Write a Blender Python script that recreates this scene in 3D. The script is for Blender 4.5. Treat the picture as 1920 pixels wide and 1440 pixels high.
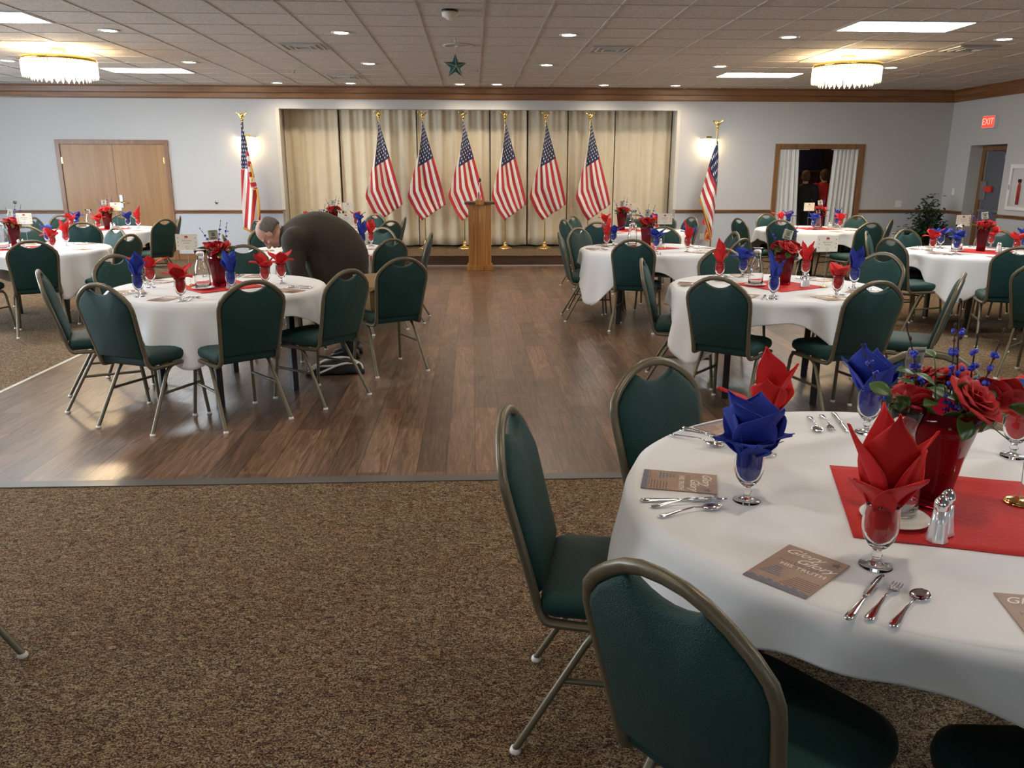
import bpy, bmesh, math, random
from mathutils import Vector, Matrix
R = math.radians
random.seed(7)
for o in list(bpy.data.objects): bpy.data.objects.remove(o)
S = bpy.context.scene
COL = S.collection

# ------------------------------------------------------------------ camera
F_PX, PITCH, YAW, ROLL, CAM_Z = 1503.11, 0.26005, 0.04851, 0.00177, 1.58751
fw = Vector((math.sin(YAW)*math.cos(PITCH), math.cos(YAW)*math.cos(PITCH), -math.sin(PITCH)))
rt0 = Vector((math.cos(YAW), -math.sin(YAW), 0)); up0 = rt0.cross(fw)
rt = math.cos(ROLL)*rt0 + math.sin(ROLL)*up0
up = -math.sin(ROLL)*rt0 + math.cos(ROLL)*up0
cd = bpy.data.cameras.new('camera'); cam = bpy.data.objects.new('camera', cd); COL.objects.link(cam)
M = Matrix((rt, up, -fw)).transposed().to_4x4(); M.translation = Vector((0, 0, CAM_Z)); cam.matrix_world = M
cd.sensor_fit = 'HORIZONTAL'; cd.sensor_width = 36; cd.lens = F_PX/1920*36; cd.clip_start = .02; cd.clip_end = 200
S.camera = cam

# ------------------------------------------------------------------ world, exposure, large lights
S.view_settings.view_transform = 'Standard'; S.view_settings.look = 'None'
S.view_settings.gamma = 1; S.view_settings.use_curve_mapping = False
S.view_settings.exposure = 0.55
W = bpy.data.worlds.new('world'); S.world = W; W.use_nodes = True
W.node_tree.nodes['Background'].inputs[0].default_value = (.75, .87, 1, 1)
W.node_tree.nodes['Background'].inputs[1].default_value = 1.0

WX0, WX1, WY0, WY1, WH = -9.6, 8.79, -4.5, 15.02, 3.01    # room extents
def area(name, loc, rot, sx, sy, e, col):
    l = bpy.data.lights.new(name, 'AREA'); l.shape = 'RECTANGLE'; l.size = sx; l.size_y = sy; l.energy = e; l.color = col
    o = bpy.data.objects.new(name, l); COL.objects.link(o); o.location = loc; o.rotation_euler = rot; return o
# daylight outside the windows of the left wall, and of the wall behind the camera
DAY = (.72, .86, 1)
for i, y in enumerate((6.4, 9.4, 12.4)):
    area('window_daylight', (WX0-.35, y, 1.6), (0, R(-90), 0), 1.5, 1.9, (200, 180, 95)[i], DAY)
for i, x in enumerate((-6.5, -2.5, 2.5)):
    area('window_daylight', (x, WY0-.35, 1.65), (R(90), 0, 0), 2.0, 1.5, 12, DAY)

# ------------------------------------------------------------------ materials
def mat(name, color=(.5,.5,.5), rough=.5, metal=0, **k):
    m = bpy.data.materials.new(name); m.use_nodes = True; nt = m.node_tree; b = nt.nodes['Principled BSDF']
    b.inputs['Base Color'].default_value = (*color, 1); b.inputs['Roughness'].default_value = rough; b.inputs['Metallic'].default_value = metal
    if 'spec' in k: b.inputs['Specular IOR Level'].default_value = k['spec']
    if 'trans' in k: b.inputs['Transmission Weight'].default_value = k['trans']; b.inputs['IOR'].default_value = k.get('ior', 1.45)
    if 'sheen' in k: b.inputs['Sheen Weight'].default_value = k['sheen']; b.inputs['Sheen Roughness'].default_value = .4
    if 'coat' in k: b.inputs['Coat Weight'].default_value = k['coat']; b.inputs['Coat Roughness'].default_value = .12
    if 'emit' in k: b.inputs['Emission Color'].default_value = (*k['emit'], 1); b.inputs['Emission Strength'].default_value = k['es']
    if 'sss' in k: b.inputs['Subsurface Weight'].default_value = k['sss']; b.inputs['Subsurface Radius'].default_value = (.02,.008,.004)
    tc = nt.nodes.new('ShaderNodeTexCoord')
    if 'var' in k:                                   # (scale, amount): mottled colour
        sc, am = k['var']; n = nt.nodes.new('ShaderNodeTexNoise'); n.inputs['Scale'].default_value = sc; n.inputs['Detail'].default_value = 4
        nt.links.new(tc.outputs['Object'], n.inputs['Vector'])
        mx = nt.nodes.new('ShaderNodeMix'); mx.data_type = 'RGBA'
        mx.inputs['A'].default_value = (*[c*(1-am) for c in color], 1); mx.inputs['B'].default_value = (*[min(1, c*(1+am)) for c in color], 1)
        nt.links.new(n.outputs['Fac'], mx.inputs['Factor']); nt.links.new(mx.outputs['Result'], b.inputs['Base Color'])
    if 'bump' in k:
        sc, st = k['bump'][:2]; n = nt.nodes.new('ShaderNodeTexNoise'); n.inputs['Scale'].default_value = sc; n.inputs['Detail'].default_value = 3
        if len(k['bump']) > 2:
            mp = nt.nodes.new('ShaderNodeMapping'); mp.inputs['Scale'].default_value = k['bump'][2]
            nt.links.new(tc.outputs['Object'], mp.inputs['Vector']); nt.links.new(mp.outputs[0], n.inputs['Vector'])
        else: nt.links.new(tc.outputs['Object'], n.inputs['Vector'])
        bp = nt.nodes.new('ShaderNodeBump'); bp.inputs['Strength'].default_value = st; bp.inputs['Distance'].default_value = .01
        nt.links.new(n.outputs['Fac'], bp.inputs['Height']); nt.links.new(bp.outputs[0], b.inputs['Normal'])
    return m
def N(nt, t, **k):
    n = nt.nodes.new(t)
    for a, v in k.items():
        if a in n.inputs: n.inputs[a].default_value = v
        else: setattr(n, a, v)
    return n
def ramp(nt, fac, stops, interp='LINEAR'):
    r = nt.nodes.new('ShaderNodeValToRGB'); cr = r.color_ramp; cr.interpolation = interp
    while len(cr.elements) > 1: cr.elements.remove(cr.elements[-1])
    cr.elements[0].position = stops[0][0]; cr.elements[0].color = (*stops[0][1], 1)
    for p, c in stops[1:]:
        e = cr.elements.new(p); e.color = (*c, 1)
    nt.links.new(fac, r.inputs[0]); return r.outputs[0]

def m_carpet(name, k=1.0):
    m = bpy.data.materials.new(name); m.use_nodes = True; nt = m.node_tree; b = nt.nodes['Principled BSDF']; L = nt.links.new
    tc = N(nt, 'ShaderNodeTexCoord'); mp = N(nt, 'ShaderNodeMapping'); mp.inputs['Rotation'].default_value = (0,0,R(35)); mp.inputs['Scale'].default_value = (1,1.7,1)
    L(tc.outputs['Object'], mp.inputs[0])
    n1 = N(nt, 'ShaderNodeTexNoise', Scale=40.0, Detail=5.0, Roughness=.70, Distortion=1.6); L(mp.outputs[0], n1.inputs['Vector'])
    n2 = N(nt, 'ShaderNodeTexNoise', Scale=190.0, Detail=2.0); L(tc.outputs['Object'], n2.inputs['Vector'])
    ad = N(nt, 'ShaderNodeMath', operation='MULTIPLY_ADD'); ad.inputs[1].default_value = .55; L(n2.outputs['Fac'], ad.inputs[0]); 
    ad2 = N(nt, 'ShaderNodeMath', operation='MULTIPLY'); ad2.inputs[1].default_value = .72; L(n1.outputs['Fac'], ad2.inputs[0]); L(ad2.outputs[0], ad.inputs[2])
    c = ramp(nt, ad.outputs[0], [(.51,(.010*k,.006*k,.005*k)),(.575,(.068*k,.028*k,.021*k)),(.63,(.115*k,.078*k,.045*k)),(.70,(.26*k,.195*k,.115*k)),(.80,(.40*k,.315*k,.20*k))])
    n3 = N(nt, 'ShaderNodeTexVoronoi', Scale=7.0); L(mp.outputs[0], n3.inputs['Vector'])
    c3 = ramp(nt, n3.outputs['Distance'], [(0,(1.0,.78,.72)),(.6,(1,1,.95))])
    mx = N(nt, 'ShaderNodeMix', data_type='RGBA', blend_type='MULTIPLY'); mx.inputs['Factor'].default_value = .8; L(c, mx.inputs['A']); L(c3, mx.inputs['B'])
    L(mx.outputs['Result'], b.inputs['Base Color']); b.inputs['Roughness'].default_value = .95; b.inputs['Specular IOR Level'].default_value = .15
    bp = N(nt, 'ShaderNodeBump', Strength=.7, Distance=.006); L(ad.outputs[0], bp.inputs['Height']); L(bp.outputs[0], b.inputs['Normal'])
    return m
def m_planks(name):
    m = bpy.data.materials.new(name); m.use_nodes = True; nt = m.node_tree; b = nt.nodes['Principled BSDF']; L = nt.links.new
    tc = N(nt, 'ShaderNodeTexCoord'); mp = N(nt, 'ShaderNodeMapping'); mp.inputs['Rotation'].default_value = (0,0,R(90)); L(tc.outputs['Object'], mp.inputs[0])
    br = N(nt, 'ShaderNodeTexBrick', Scale=1.0); br.offset = .37; br.offset_frequency = 2
    br.inputs['Brick Width'].default_value = 1.22; br.inputs['Row Height'].default_value = .16; br.inputs['Mortar Size'].default_value = .0022; br.inputs['Mortar Smooth'].default_value = .3
    br.inputs['Color1'].default_value = (0,0,0,1); br.inputs['Color2'].default_value = (1,1,1,1); br.inputs['Mortar'].default_value = (.2,.2,.2,1)
    L(mp.outputs[0], br.inputs['Vector'])
    g = N(nt, 'ShaderNodeMapping'); g.inputs['Scale'].default_value = (30, 2.4, 1); L(tc.outputs['Object'], g.inputs[0])
    n = N(nt, 'ShaderNodeTexNoise', Scale=1.0, Detail=6.0, Roughness=.65, Distortion=1.6); L(g.outputs[0], n.inputs['Vector'])
    grain = ramp(nt, n.outputs['Fac'], [(.3,(.058,.030,.018)),(.5,(.145,.080,.047)),(.72,(.27,.160,.097))])
    tone = ramp(nt, br.outputs['Color'], [(0,(.60,.58,.57)),(.5,(.95,.95,.95)),(1,(1.35,1.3,1.25))])
    mx = N(nt, 'ShaderNodeMix', data_type='RGBA', blend_type='MULTIPLY'); mx.inputs['Factor'].default_value = 1; L(grain, mx.inputs['A']); L(tone, mx.inputs['B'])
    mo = N(nt, 'ShaderNodeMix', data_type='RGBA'); L(br.outputs['Fac'], mo.inputs['Factor']); L(mx.outputs['Result'], mo.inputs['A']); mo.inputs['B'].default_value = (.018,.010,.007,1)
    L(mo.outputs['Result'], b.inputs['Base Color'])
    n2 = N(nt, 'ShaderNodeTexNoise', Scale=1.0, Detail=4.0, Roughness=.6, Distortion=2.5)
    g2 = N(nt, 'ShaderNodeMapping'); g2.inputs['Scale'].default_value = (26, 9, 1); L(tc.outputs['Object'], g2.inputs[0]); L(g2.outputs[0], n2.inputs['Vector'])
    n4 = N(nt, 'ShaderNodeTexNoise', Scale=4.0, Detail=2.0); L(tc.outputs['Object'], n4.inputs['Vector'])
    rr = N(nt, 'ShaderNodeMapRange'); rr.inputs['To Min'].default_value = .26; rr.inputs['To Max'].default_value = .40; L(n4.outputs['Fac'], rr.inputs[0]); L(rr.outputs[0], b.inputs['Roughness'])
    b1 = N(nt, 'ShaderNodeBump', Strength=.10, Distance=.003); L(n2.outputs['Fac'], b1.inputs['Height'])
    b2 = N(nt, 'ShaderNodeBump', Strength=.5, Distance=.002, invert=True); L(br.outputs['Fac'], b2.inputs['Height']); L(b1.outputs[0], b2.inputs['Normal'])
    L(b2.outputs[0], b.inputs['Normal']); b.inputs['Specular IOR Level'].default_value = .7; b.inputs['Coat Weight'].default_value = .45; b.inputs['Coat Roughness'].default_value = .24; L(b1.outputs[0], b.inputs['Coat Normal'])
    return m
def m_tiles(name):
    m = bpy.data.materials.new(name); m.use_nodes = True; nt = m.node_tree; b = nt.nodes['Principled BSDF']; L = nt.links.new
    tc = N(nt, 'ShaderNodeTexCoord')
    n = N(nt, 'ShaderNodeTexNoise', Scale=46.0, Detail=5.0, Roughness=.7, Distortion=.8); L(tc.outputs['Object'], n.inputs['Vector'])
    c = ramp(nt, n.outputs['Fac'], [(.35,(.40,.36,.32)),(.5,(.56,.51,.46)),(.65,(.65,.60,.54))]); L(c, b.inputs['Base Color'])
    b.inputs['Roughness'].default_value = .95
    bp = N(nt, 'ShaderNodeBump', Strength=.8, Distance=.006); L(n.outputs['Fac'], bp.inputs['Height']); L(bp.outputs[0], b.inputs['Normal'])
    return m
def m_wood(name, c0, c1, rough=.4, axis='Z', scale=18.0, coat=0.2):
    m = bpy.data.materials.new(name); m.use_nodes = True; nt = m.node_tree; b = nt.nodes['Principled BSDF']; L = nt.links.new
    tc = N(nt, 'ShaderNodeTexCoord'); mp = N(nt, 'ShaderNodeMapping')
    s = [scale]*3; s['XYZ'.index(axis)] = scale*.06; mp.inputs['Scale'].default_value = s; L(tc.outputs['Object'], mp.inputs[0])
    n = N(nt, 'ShaderNodeTexNoise', Scale=1.0, Detail=6.0, Roughness=.6, Distortion=.7); L(mp.outputs[0], n.inputs['Vector'])
    L(ramp(nt, n.outputs['Fac'], [(.32,c0),(.68,c1)]), b.inputs['Base Color']); b.inputs['Roughness'].default_value = rough
    b.inputs['Coat Weight'].default_value = coat; b.inputs['Coat Roughness'].default_value = .25
    bp = N(nt, 'ShaderNodeBump', Strength=.12, Distance=.003); L(n.outputs['Fac'], bp.inputs['Height']); L(bp.outputs[0], b.inputs['Normal'])
    return m
def m_flag(name):
    # stripes, canton and stars drawn from the cloth's own UV: u along the stripes, v across the thirteen of them
    m = bpy.data.materials.new(name); m.use_nodes = True; nt = m.node_tree; b = nt.nodes['Principled BSDF']; L = nt.links.new
    uv = N(nt, 'ShaderNodeUVMap'); sp = N(nt, 'ShaderNodeSeparateXYZ'); L(uv.outputs[0], sp.inputs[0])
    def ma(op, a, bb=None, c=None):
        n = N(nt, 'ShaderNodeMath', operation=op)
        for i, v in enumerate((a, bb, c)):
            if v is None: continue
            if isinstance(v, (int, float)): n.inputs[i].default_value = v
            else: L(v, n.inputs[i])
        return n.outputs[0]
    u, v = sp.outputs[0], sp.outputs[1]
    s = ma('MODULO', ma('FLOOR', ma('MULTIPLY', v, 13.0)), 2.0)
    c1 = N(nt, 'ShaderNodeMix', data_type='RGBA'); L(s, c1.inputs['Factor']); c1.inputs['A'].default_value = (.46,.018,.022,1); c1.inputs['B'].default_value = (.80,.74,.66,1)
    inu = ma('LESS_THAN', u, .40); inv = ma('LESS_THAN', v, 7/13); ic = ma('MULTIPLY', inu, inv)
    # stars: 11 columns x 9 rows lattice, alternate cells
    cu = ma('MULTIPLY', u, 12/.40); cv = ma('MULTIPLY', v, 10/(7/13))
    iu = ma('ROUND', cu); iv = ma('ROUND', cv); par = ma('MODULO', ma('ADD', iu, iv), 2.0)
    ok = ma('LESS_THAN', par, .5)
    rng = ma('MULTIPLY', ma('MULTIPLY', ma('GREATER_THAN', iu, .5), ma('LESS_THAN', iu, 11.5)), ma('MULTIPLY', ma('GREATER_THAN', iv, .5), ma('LESS_THAN', iv, 9.5)))
    du = ma('MULTIPLY', ma('SUBTRACT', cu, iu), 1.18); dv = ma('SUBTRACT', cv, iv)
    rr = ma('SQRT', ma('ADD', ma('MULTIPLY', du, du), ma('MULTIPLY', dv, dv))); an = ma('ARCTAN2', du, dv)
    rad = ma('MULTIPLY_ADD', ma('COSINE', ma('MULTIPLY', an, 5.0)), .08, .30)
    st = ma('MULTIPLY', ma('MULTIPLY', ma('LESS_THAN', rr, rad), ok), rng)
    c2 = N(nt, 'ShaderNodeMix', data_type='RGBA'); L(st, c2.inputs['Factor']); c2.inputs['A'].default_value = (.012,.014,.055,1); c2.inputs['B'].default_value = (.85,.83,.80,1)
    c3 = N(nt, 'ShaderNodeMix', data_type='RGBA'); L(ic, c3.inputs['Factor']); L(c1.outputs['Result'], c3.inputs['A']); L(c2.outputs['Result'], c3.inputs['B'])
    L(c3.outputs['Result'], b.inputs['Base Color']); b.inputs['Roughness'].default_value = .7; b.inputs['Sheen Weight'].default_value = .2
    return m

MT = {}
MT['carpet'] = m_carpet('carpet'); MT['stage_carpet'] = m_carpet('stage_carpet', .9)
MT['planks'] = m_planks('floor_planks'); MT['tiles'] = m_tiles('ceiling_tile')
MT['wall'] = mat('wallpaper', (.52,.51,.495), .8, bump=(260,.15), var=(3,.015))
MT['wall_low'] = mat('wallpaper_low', (.49,.515,.55), .8, bump=(180,.25), var=(3,.015))
MT['tee'] = mat('ceiling_tee', (.50,.46,.42), .6)
MT['oak'] = m_wood('oak_trim', (.15,.058,.018), (.27,.12,.040), .35, 'X', 16)
MT['oak_v'] = m_wood('oak_trim_upright', (.16,.068,.022), (.28,.13,.045), .35, 'Z', 16)
MT['oak_y'] = m_wood('oak_trim_side', (.15,.058,.018), (.27,.12,.040), .35, 'Y', 16)
MT['door'] = m_wood('birch_door', (.27,.120,.028), (.37,.185,.052), .42, 'Z', 9)
MT['lectern'] = m_wood('knotty_lectern', (.22,.080,.016), (.47,.22,.055), .35, 'Z', 14, .4)
MT['steel'] = mat('bare_steel', (.50,.50,.50), .42, 1)
MT['silver'] = mat('cutlery_steel', (.78,.78,.80), .10, 1)
MT['gold'] = mat('polished_brass', (.83,.58,.20), .16, 1)
MT['white_plastic'] = mat('white_plastic', (.78,.77,.73), .4)
MT['cloth'] = mat('white_tablecloth', (.83,.83,.84), .75, sheen=.25, bump=(600,.12), var=(5,.012))
MT['red_cloth'] = mat('red_napkin', (.60,.006,.006), .75, sheen=.05, bump=(700,.15), var=(12,.06))
MT['blue_cloth'] = mat('blue_napkin', (.006,.026,.30), .75, sheen=.05, bump=(700,.15), var=(12,.08))
MT['red_square'] = mat('red_table_square', (.60,.020,.018), .75, bump=(60,.25), var=(9,.05))
MT['green'] = mat('green_upholstery', (.0036,.040,.035), .55, spec=.35, bump=(330,.45), var=(90,.3), sheen=.05)
MT['frame'] = mat('bronze_chair_frame', (.165,.140,.092), .38, .45, var=(220,.18))
MT['glide'] = mat('chair_glide', (.75,.73,.68), .35)
MT['black'] = mat('black_steel', (.012,.011,.011), .45)
MT['glass'] = mat('clear_glass', (1,1,1), .0, trans=1.0, ior=1.45)
MT['red_glass'] = mat('red_glass', (.36,.010,.028), .03, trans=.86, ior=1.25)
MT['china'] = mat('white_china', (.80,.79,.75), .15, spec=.6)
MT['salt'] = mat('faceted_shaker', (.82,.83,.84), .22, .55)
MT['rose'] = mat('rose_petal', (.50,.004,.005), .55, sheen=.05, var=(30,.3))
MT['leaf'] = mat('rose_leaf', (.055,.12,.022), .4, var=(20,.3))
MT['berry'] = mat('blue_berry', (.02,.04,.55), .18, spec=.8)
MT['twig'] = mat('dark_twig', (.05,.022,.015), .7)
MT['card'] = mat('cream_card', (.78,.73,.60), .7)
MT['ink'] = mat('black_ink', (.03,.03,.035), .7)
MT['ink_grey'] = mat('grey_ink', (.22,.22,.22), .7)
MT['ink_red'] = mat('red_ink', (.40,.02,.04), .7)
MT['ink_blue'] = mat('blue_ink', (.03,.04,.20), .7)
MT['bill'] = mat('banknote_paper', (.52,.50,.40), .7, var=(140,.35))
MT['bill_ink'] = mat('banknote_ink', (.12,.15,.10), .7)
MT['book'] = mat('brown_booklet', (.36,.225,.155), .45, var=(26,.28))
MT['book_dark'] = mat('booklet_print', (.19,.10,.085), .5, var=(90,.4))
MT['book_blue'] = mat('booklet_navy_print', (.14,.14,.20), .5, var=(90,.4))
MT['print_white'] = mat('white_print', (.86,.82,.78), .5)
MT['beige'] = mat('beige_curtain', (.74,.65,.48), .85, sheen=.2, bump=(160,.35), var=(7,.06))
MT['drape'] = mat('ivory_drape', (.66,.655,.62), .85, sheen=.2, bump=(160,.3))
MT['reveal'] = mat('alcove_reveal', (.62,.58,.50), .8)
MT['flag'] = m_flag('flag_cloth')
MT['fringe'] = mat('gold_fringe', (.75,.40,.04), .5, .3, bump=(500,.8))
MT['panel_light'] = mat('light_panel', (1,1,1), .5, emit=(.86,.94,1), es=21)
MT['down_light'] = mat('downlight_lens', (1,1,1), .5, emit=(1,.90,.76), es=26)
MT['bulb'] = mat('lit_bulb', (1,1,1), .5, emit=(1,.76,.42), es=55)
MT['crystal'] = mat('lit_crystal', (1,.97,.90), .08, trans=.85, ior=1.4, emit=(1,.82,.52), es=.7)
MT['exit_red'] = mat('lit_exit_face', (.9,.1,.06), .4, emit=(1,.05,.03), es=.8)
MT['exit_letter'] = mat('lit_exit_letter', (1,.35,.3), .4, emit=(1,.22,.16), es=1.5)
MT['grey_door'] = mat('grey_steel_door', (.115,.122,.140), .45, var=(4,.08))
MT['vent'] = mat('vent_metal', (.52,.50,.46), .5)
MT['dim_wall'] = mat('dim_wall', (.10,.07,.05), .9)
MT['dark'] = mat('dark_void', (.02,.02,.02), .9)
MT['box_red'] = mat('red_alarm_box', (.60,.04,.02), .4)
MT['teal_metal'] = mat('teal_star_paint', (.02,.13,.15), .35, .4, var=(30,.4))
MT['cardboard'] = mat('cardboard', (.34,.22,.11), .8, var=(14,.08))
MT['jacket'] = mat('dark_brown_jacket', (.036,.025,.015), .85, sheen=.12, bump=(11,.9), var=(5,.3))
MT['trousers'] = mat('dark_trousers', (.015,.016,.022), .85)
MT['shoe'] = mat('black_shoe', (.012,.011,.010), .4)
MT['skin'] = mat('skin', (.55,.29,.21), .55, sss=.12, var=(22,.10), bump=(120,.12))
MT['grey_hair'] = mat('grey_hair', (.20,.185,.17), .8, bump=(220,.8,(1,1,6)), var=(60,.4))
MT['brown_hair'] = mat('brown_hair', (.10,.055,.030), .8, bump=(160,.8), var=(50,.4))
MT['red_shirt'] = mat('red_shirt', (.50,.02,.015), .8)
MT['black_shirt'] = mat('black_shirt', (.012,.012,.013), .85)
MT['navy'] = mat('navy_enamel', (.012,.018,.09), .3)
MT['sky_star'] = mat('blue_star_card', (.045,.19,.62), .35)
MT['pot'] = mat('plant_pot', (.09,.05,.03), .5)
MT['ficus'] = mat('ficus_leaf', (.028,.062,.020), .45, var=(9,.5))
MT['oak_dark'] = m_wood('dark_shelf', (.05,.022,.010), (.09,.045,.020), .5, 'X', 16)
MT['strip'] = mat('floor_reducer', (.105,.095,.088), .35, spec=.6)
MT['metal_strip'] = mat('aluminium_edge', (.75,.74,.74), .3, .8)
MT['red_ext'] = mat('extinguisher_red', (.42,.02,.015), .3)
MT['cabinet_glass'] = mat('cabinet_glass', (1,1,1), .02, trans=1.0, ior=1.05)

# ------------------------------------------------------------------ mesh tools
class MB:
    def __init__(s): s.v = []; s.f = []; s.sm = []; s.uv = None
    def add(s, vs, fs, smooth=False):
        n = len(s.v); s.v += [Vector(v) for v in vs]; s.f += [tuple(i+n for i in f) for f in fs]; s.sm += [smooth]*len(fs)
        return s
    def box(s, a, b, bev=0):
        x0,y0,z0 = a; x1,y1,z1 = b
        if bev <= 0:
            vs = [(x0,y0,z0),(x1,y0,z0),(x1,y1,z0),(x0,y1,z0),(x0,y0,z1),(x1,y0,z1),(x1,y1,z1),(x0,y1,z1)]
            return s.add(vs, [(3,2,1,0),(4,5,6,7),(0,1,5,4),(1,2,6,5),(2,3,7,6),(3,0,4,7)])
        bm = bmesh.new(); bmesh.ops.create_cube(bm, size=1)
        for v in bm.verts: v.co = Vector((x0+(v.co.x+.5)*(x1-x0), y0+(v.co.y+.5)*(y1-y0), z0+(v.co.z+.5)*(z1-z0)))
        bmesh.ops.bevel(bm, geom=bm.edges[:], offset=bev, segments=2, affect='EDGES', profile=.6)
        bm.verts.index_update(); s.add([v.co.copy() for v in bm.verts], [[v.index for v in f.verts] for f in bm.faces], False); bm.free(); return s
    def tube(s, path, r, n=8, closed=False, caps=True, sq=None, smooth=True):
        path = [Vector(p) for p in path]; m = len(path); rings = []
        prev = None
        for i, p in enumerate(path):
            if closed: t = path[(i+1)%m]-path[i-1]
            else: t = path[min(i+1,m-1)]-path[max(i-1,0)]
            t.normalize()
            if prev is None:
                a = Vector((0,0,1)) if abs(t.z) < .9 else Vector((1,0,0)); u = t.cross(a).normalized()
            else:
                u = prev - t*prev.dot(t)
                u = u.normalized() if u.length > 1e-6 else t.orthogonal().normalized()
            prev = u; w = t.cross(u); rr = r[i] if isinstance(r, (list,tuple)) else r
            rings.append([p + u*math.cos(2*math.pi*k/n)*rr + w*math.sin(2*math.pi*k/n)*rr*(sq or 1) for k in range(n)])
        vs = [v for g in rings for v in g]; fs = []
        for i in range(m if closed else m-1):
            j = (i+1) % m
            for k in range(n): fs.append((i*n+k, i*n+(k+1)%n, j*n+(k+1)%n, j*n+k))
        s.add(vs, fs, smooth)
        if caps and not closed:
            s.add(rings[0], [tuple(range(n))[::-1]]); s.add(rings[-1], [tuple(range(n))])
        return s
    def lathe(s, prof, n=24, c=(0,0,0), smooth=True, mod=None, closed=False):
        vs = []; 
        for (r, z) in prof:
            for k in range(n):
                a = 2*math.pi*k/n; q = r*(mod(a, z) if mod else 1)
                vs.append((c[0]+q*math.cos(a), c[1]+q*math.sin(a), c[2]+z))
        fs = []
        m = len(prof)
        for i in range(m if closed else m-1):
            j = (i+1) % m
            for k in range(n): fs.append((i*n+k, i*n+(k+1)%n, j*n+(k+1)%n, j*n+k))
        return s.add(vs, fs, smooth)
    def rings(s, rings, cap0=True, cap1=True, smooth=True):
        n = len(rings[0]); vs = [v for g in rings for v in g]; fs = []
        for i in range(len(rings)-1):
            for k in range(n): fs.append((i*n+k, i*n+(k+1)%n, (i+1)*n+(k+1)%n, (i+1)*n+k))
        if cap0: fs.append(tuple(range(n))[::-1])
        if cap1: fs.append(tuple((len(rings)-1)*n+k for k in range(n)))
        return s.add(vs, fs, smooth)
    def grid(s, P, nu, nv, smooth=True, uvf=None):
        vs = []; uvs = []
        for i in range(nu+1):
            for j in range(nv+1):
                vs.append(P(i/nu, j/nv))
                if uvf: uvs.append(uvf(i/nu, j/nv))
        fs = [(i*(nv+1)+j, (i+1)*(nv+1)+j, (i+1)*(nv+1)+j+1, i*(nv+1)+j+1) for i in range(nu) for j in range(nv)]
        if uvf: s.uv = uvs
        return s.add(vs, fs, smooth)
    def ball(s, c, r, n=10, m=7, sc=(1,1,1)):
        vs = []
        for i in range(m+1):
            th = math.pi*i/m
            for k in range(n):
                a = 2*math.pi*k/n
                vs.append((c[0]+r*sc[0]*math.sin(th)*math.cos(a), c[1]+r*sc[1]*math.sin(th)*math.sin(a), c[2]+r*sc[2]*math.cos(th)))
        fs = [(i*n+k, (i+1)*n+k, (i+1)*n+(k+1)%n, i*n+(k+1)%n) for i in range(m) for k in range(n)]
        return s.add(vs, fs, True)
    def xf(s, M):
        s.v = [M @ v for v in s.v]; return s
    def build(s, name, m, parent=None, loc=(0,0,0), solid=0, sub=0, rot=None):
        me = bpy.data.meshes.new(name); me.from_pydata([tuple(v) for v in s.v], [], s.f)
        me.polygons.foreach_set('use_smooth', s.sm)
        if s.uv:
            l = me.uv_layers.new(name='UVMap')
            for lp in me.loops: l.data[lp.index].uv = s.uv[lp.vertex_index]
        me.validate(); me.update()
        me.materials.append(MT[m] if isinstance(m, str) else m)
        o = bpy.data.objects.new(name, me); COL.objects.link(o); o.parent = parent; o.location = loc
        if rot: o.rotation_euler = rot
        if solid: md = o.modifiers.new('thickness', 'SOLIDIFY'); md.thickness = solid; md.offset = 0
        if sub: md = o.modifiers.new('smooth', 'SUBSURF'); md.levels = sub; md.render_levels = sub
        return o
def empty(name, loc=(0,0,0), rz=0):
    o = bpy.data.objects.new(name, None); COL.objects.link(o); o.location = loc; o.rotation_euler = (0,0,rz); o.empty_display_size = .1; return o
def tag(o, label, cat, group=None, kind=None):
    o['label'] = label; o['category'] = cat
    if group: o['group'] = group
    if kind: o['kind'] = kind
    return o
def struct(o, label=None):
    o['kind'] = 'structure'
    if label: o['label'] = label
    return o
def copy_tree(o, parent=None):
    c = o.copy(); COL.objects.link(c); c.parent = parent
    for ch in list(o.children): copy_tree(ch, c)
    return c
used = set()
def inst(proto, loc, rz=0, label=None, group=None, tilt=None):
    o = proto if proto.name not in used else copy_tree(proto)
    used.add(o.name); used.add(proto.name)
    o.location = loc; o.rotation_euler = (tilt[0], tilt[1], rz) if tilt else (0,0,rz)
    if label: o['label'] = label
    if group: o['group'] = group
    return o
def bend(pts, r=.03, n=4):
    # rounds the corners of a polyline
    pts = [Vector(p) for p in pts]; out = [pts[0]]
    for i in range(1, len(pts)-1):
        a, b, c = pts[i-1], pts[i], pts[i+1]; d1 = (a-b); d2 = (c-b)
        q = min(r, d1.length*.45, d2.length*.45); p0 = b+d1.normalized()*q; p1 = b+d2.normalized()*q
        for k in range(n+1):
            t = k/n; out.append(p0*(1-t)**2 + b*2*t*(1-t) + p1*t*t)
    out.append(pts[-1]); return out
def text(name, body, size, m, parent, loc, rot=(0,0,0), shear=0, ext=.0004, sx=1, align='CENTER'):
    cu = bpy.data.curves.new(name, 'FONT'); cu.body = body; cu.size = size; cu.extrude = ext; cu.shear = shear; cu.align_x = align; cu.align_y = 'CENTER'; cu.resolution_u = 3
    q = bpy.data.objects.new('tmp_text', cu); COL.objects.link(q); bpy.context.view_layer.update()
    me = bpy.data.meshes.new_from_object(q.evaluated_get(bpy.context.evaluated_depsgraph_get())); bpy.data.objects.remove(q)
    me.materials.clear(); me.materials.append(MT[m]); o = bpy.data.objects.new(name, me); COL.objects.link(o); o.parent = parent; o.location = loc; o.rotation_euler = rot; o.scale = (sx,1,1); return o
ORD = ['first','second','third','fourth','fifth','sixth','seventh','eighth']

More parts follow.
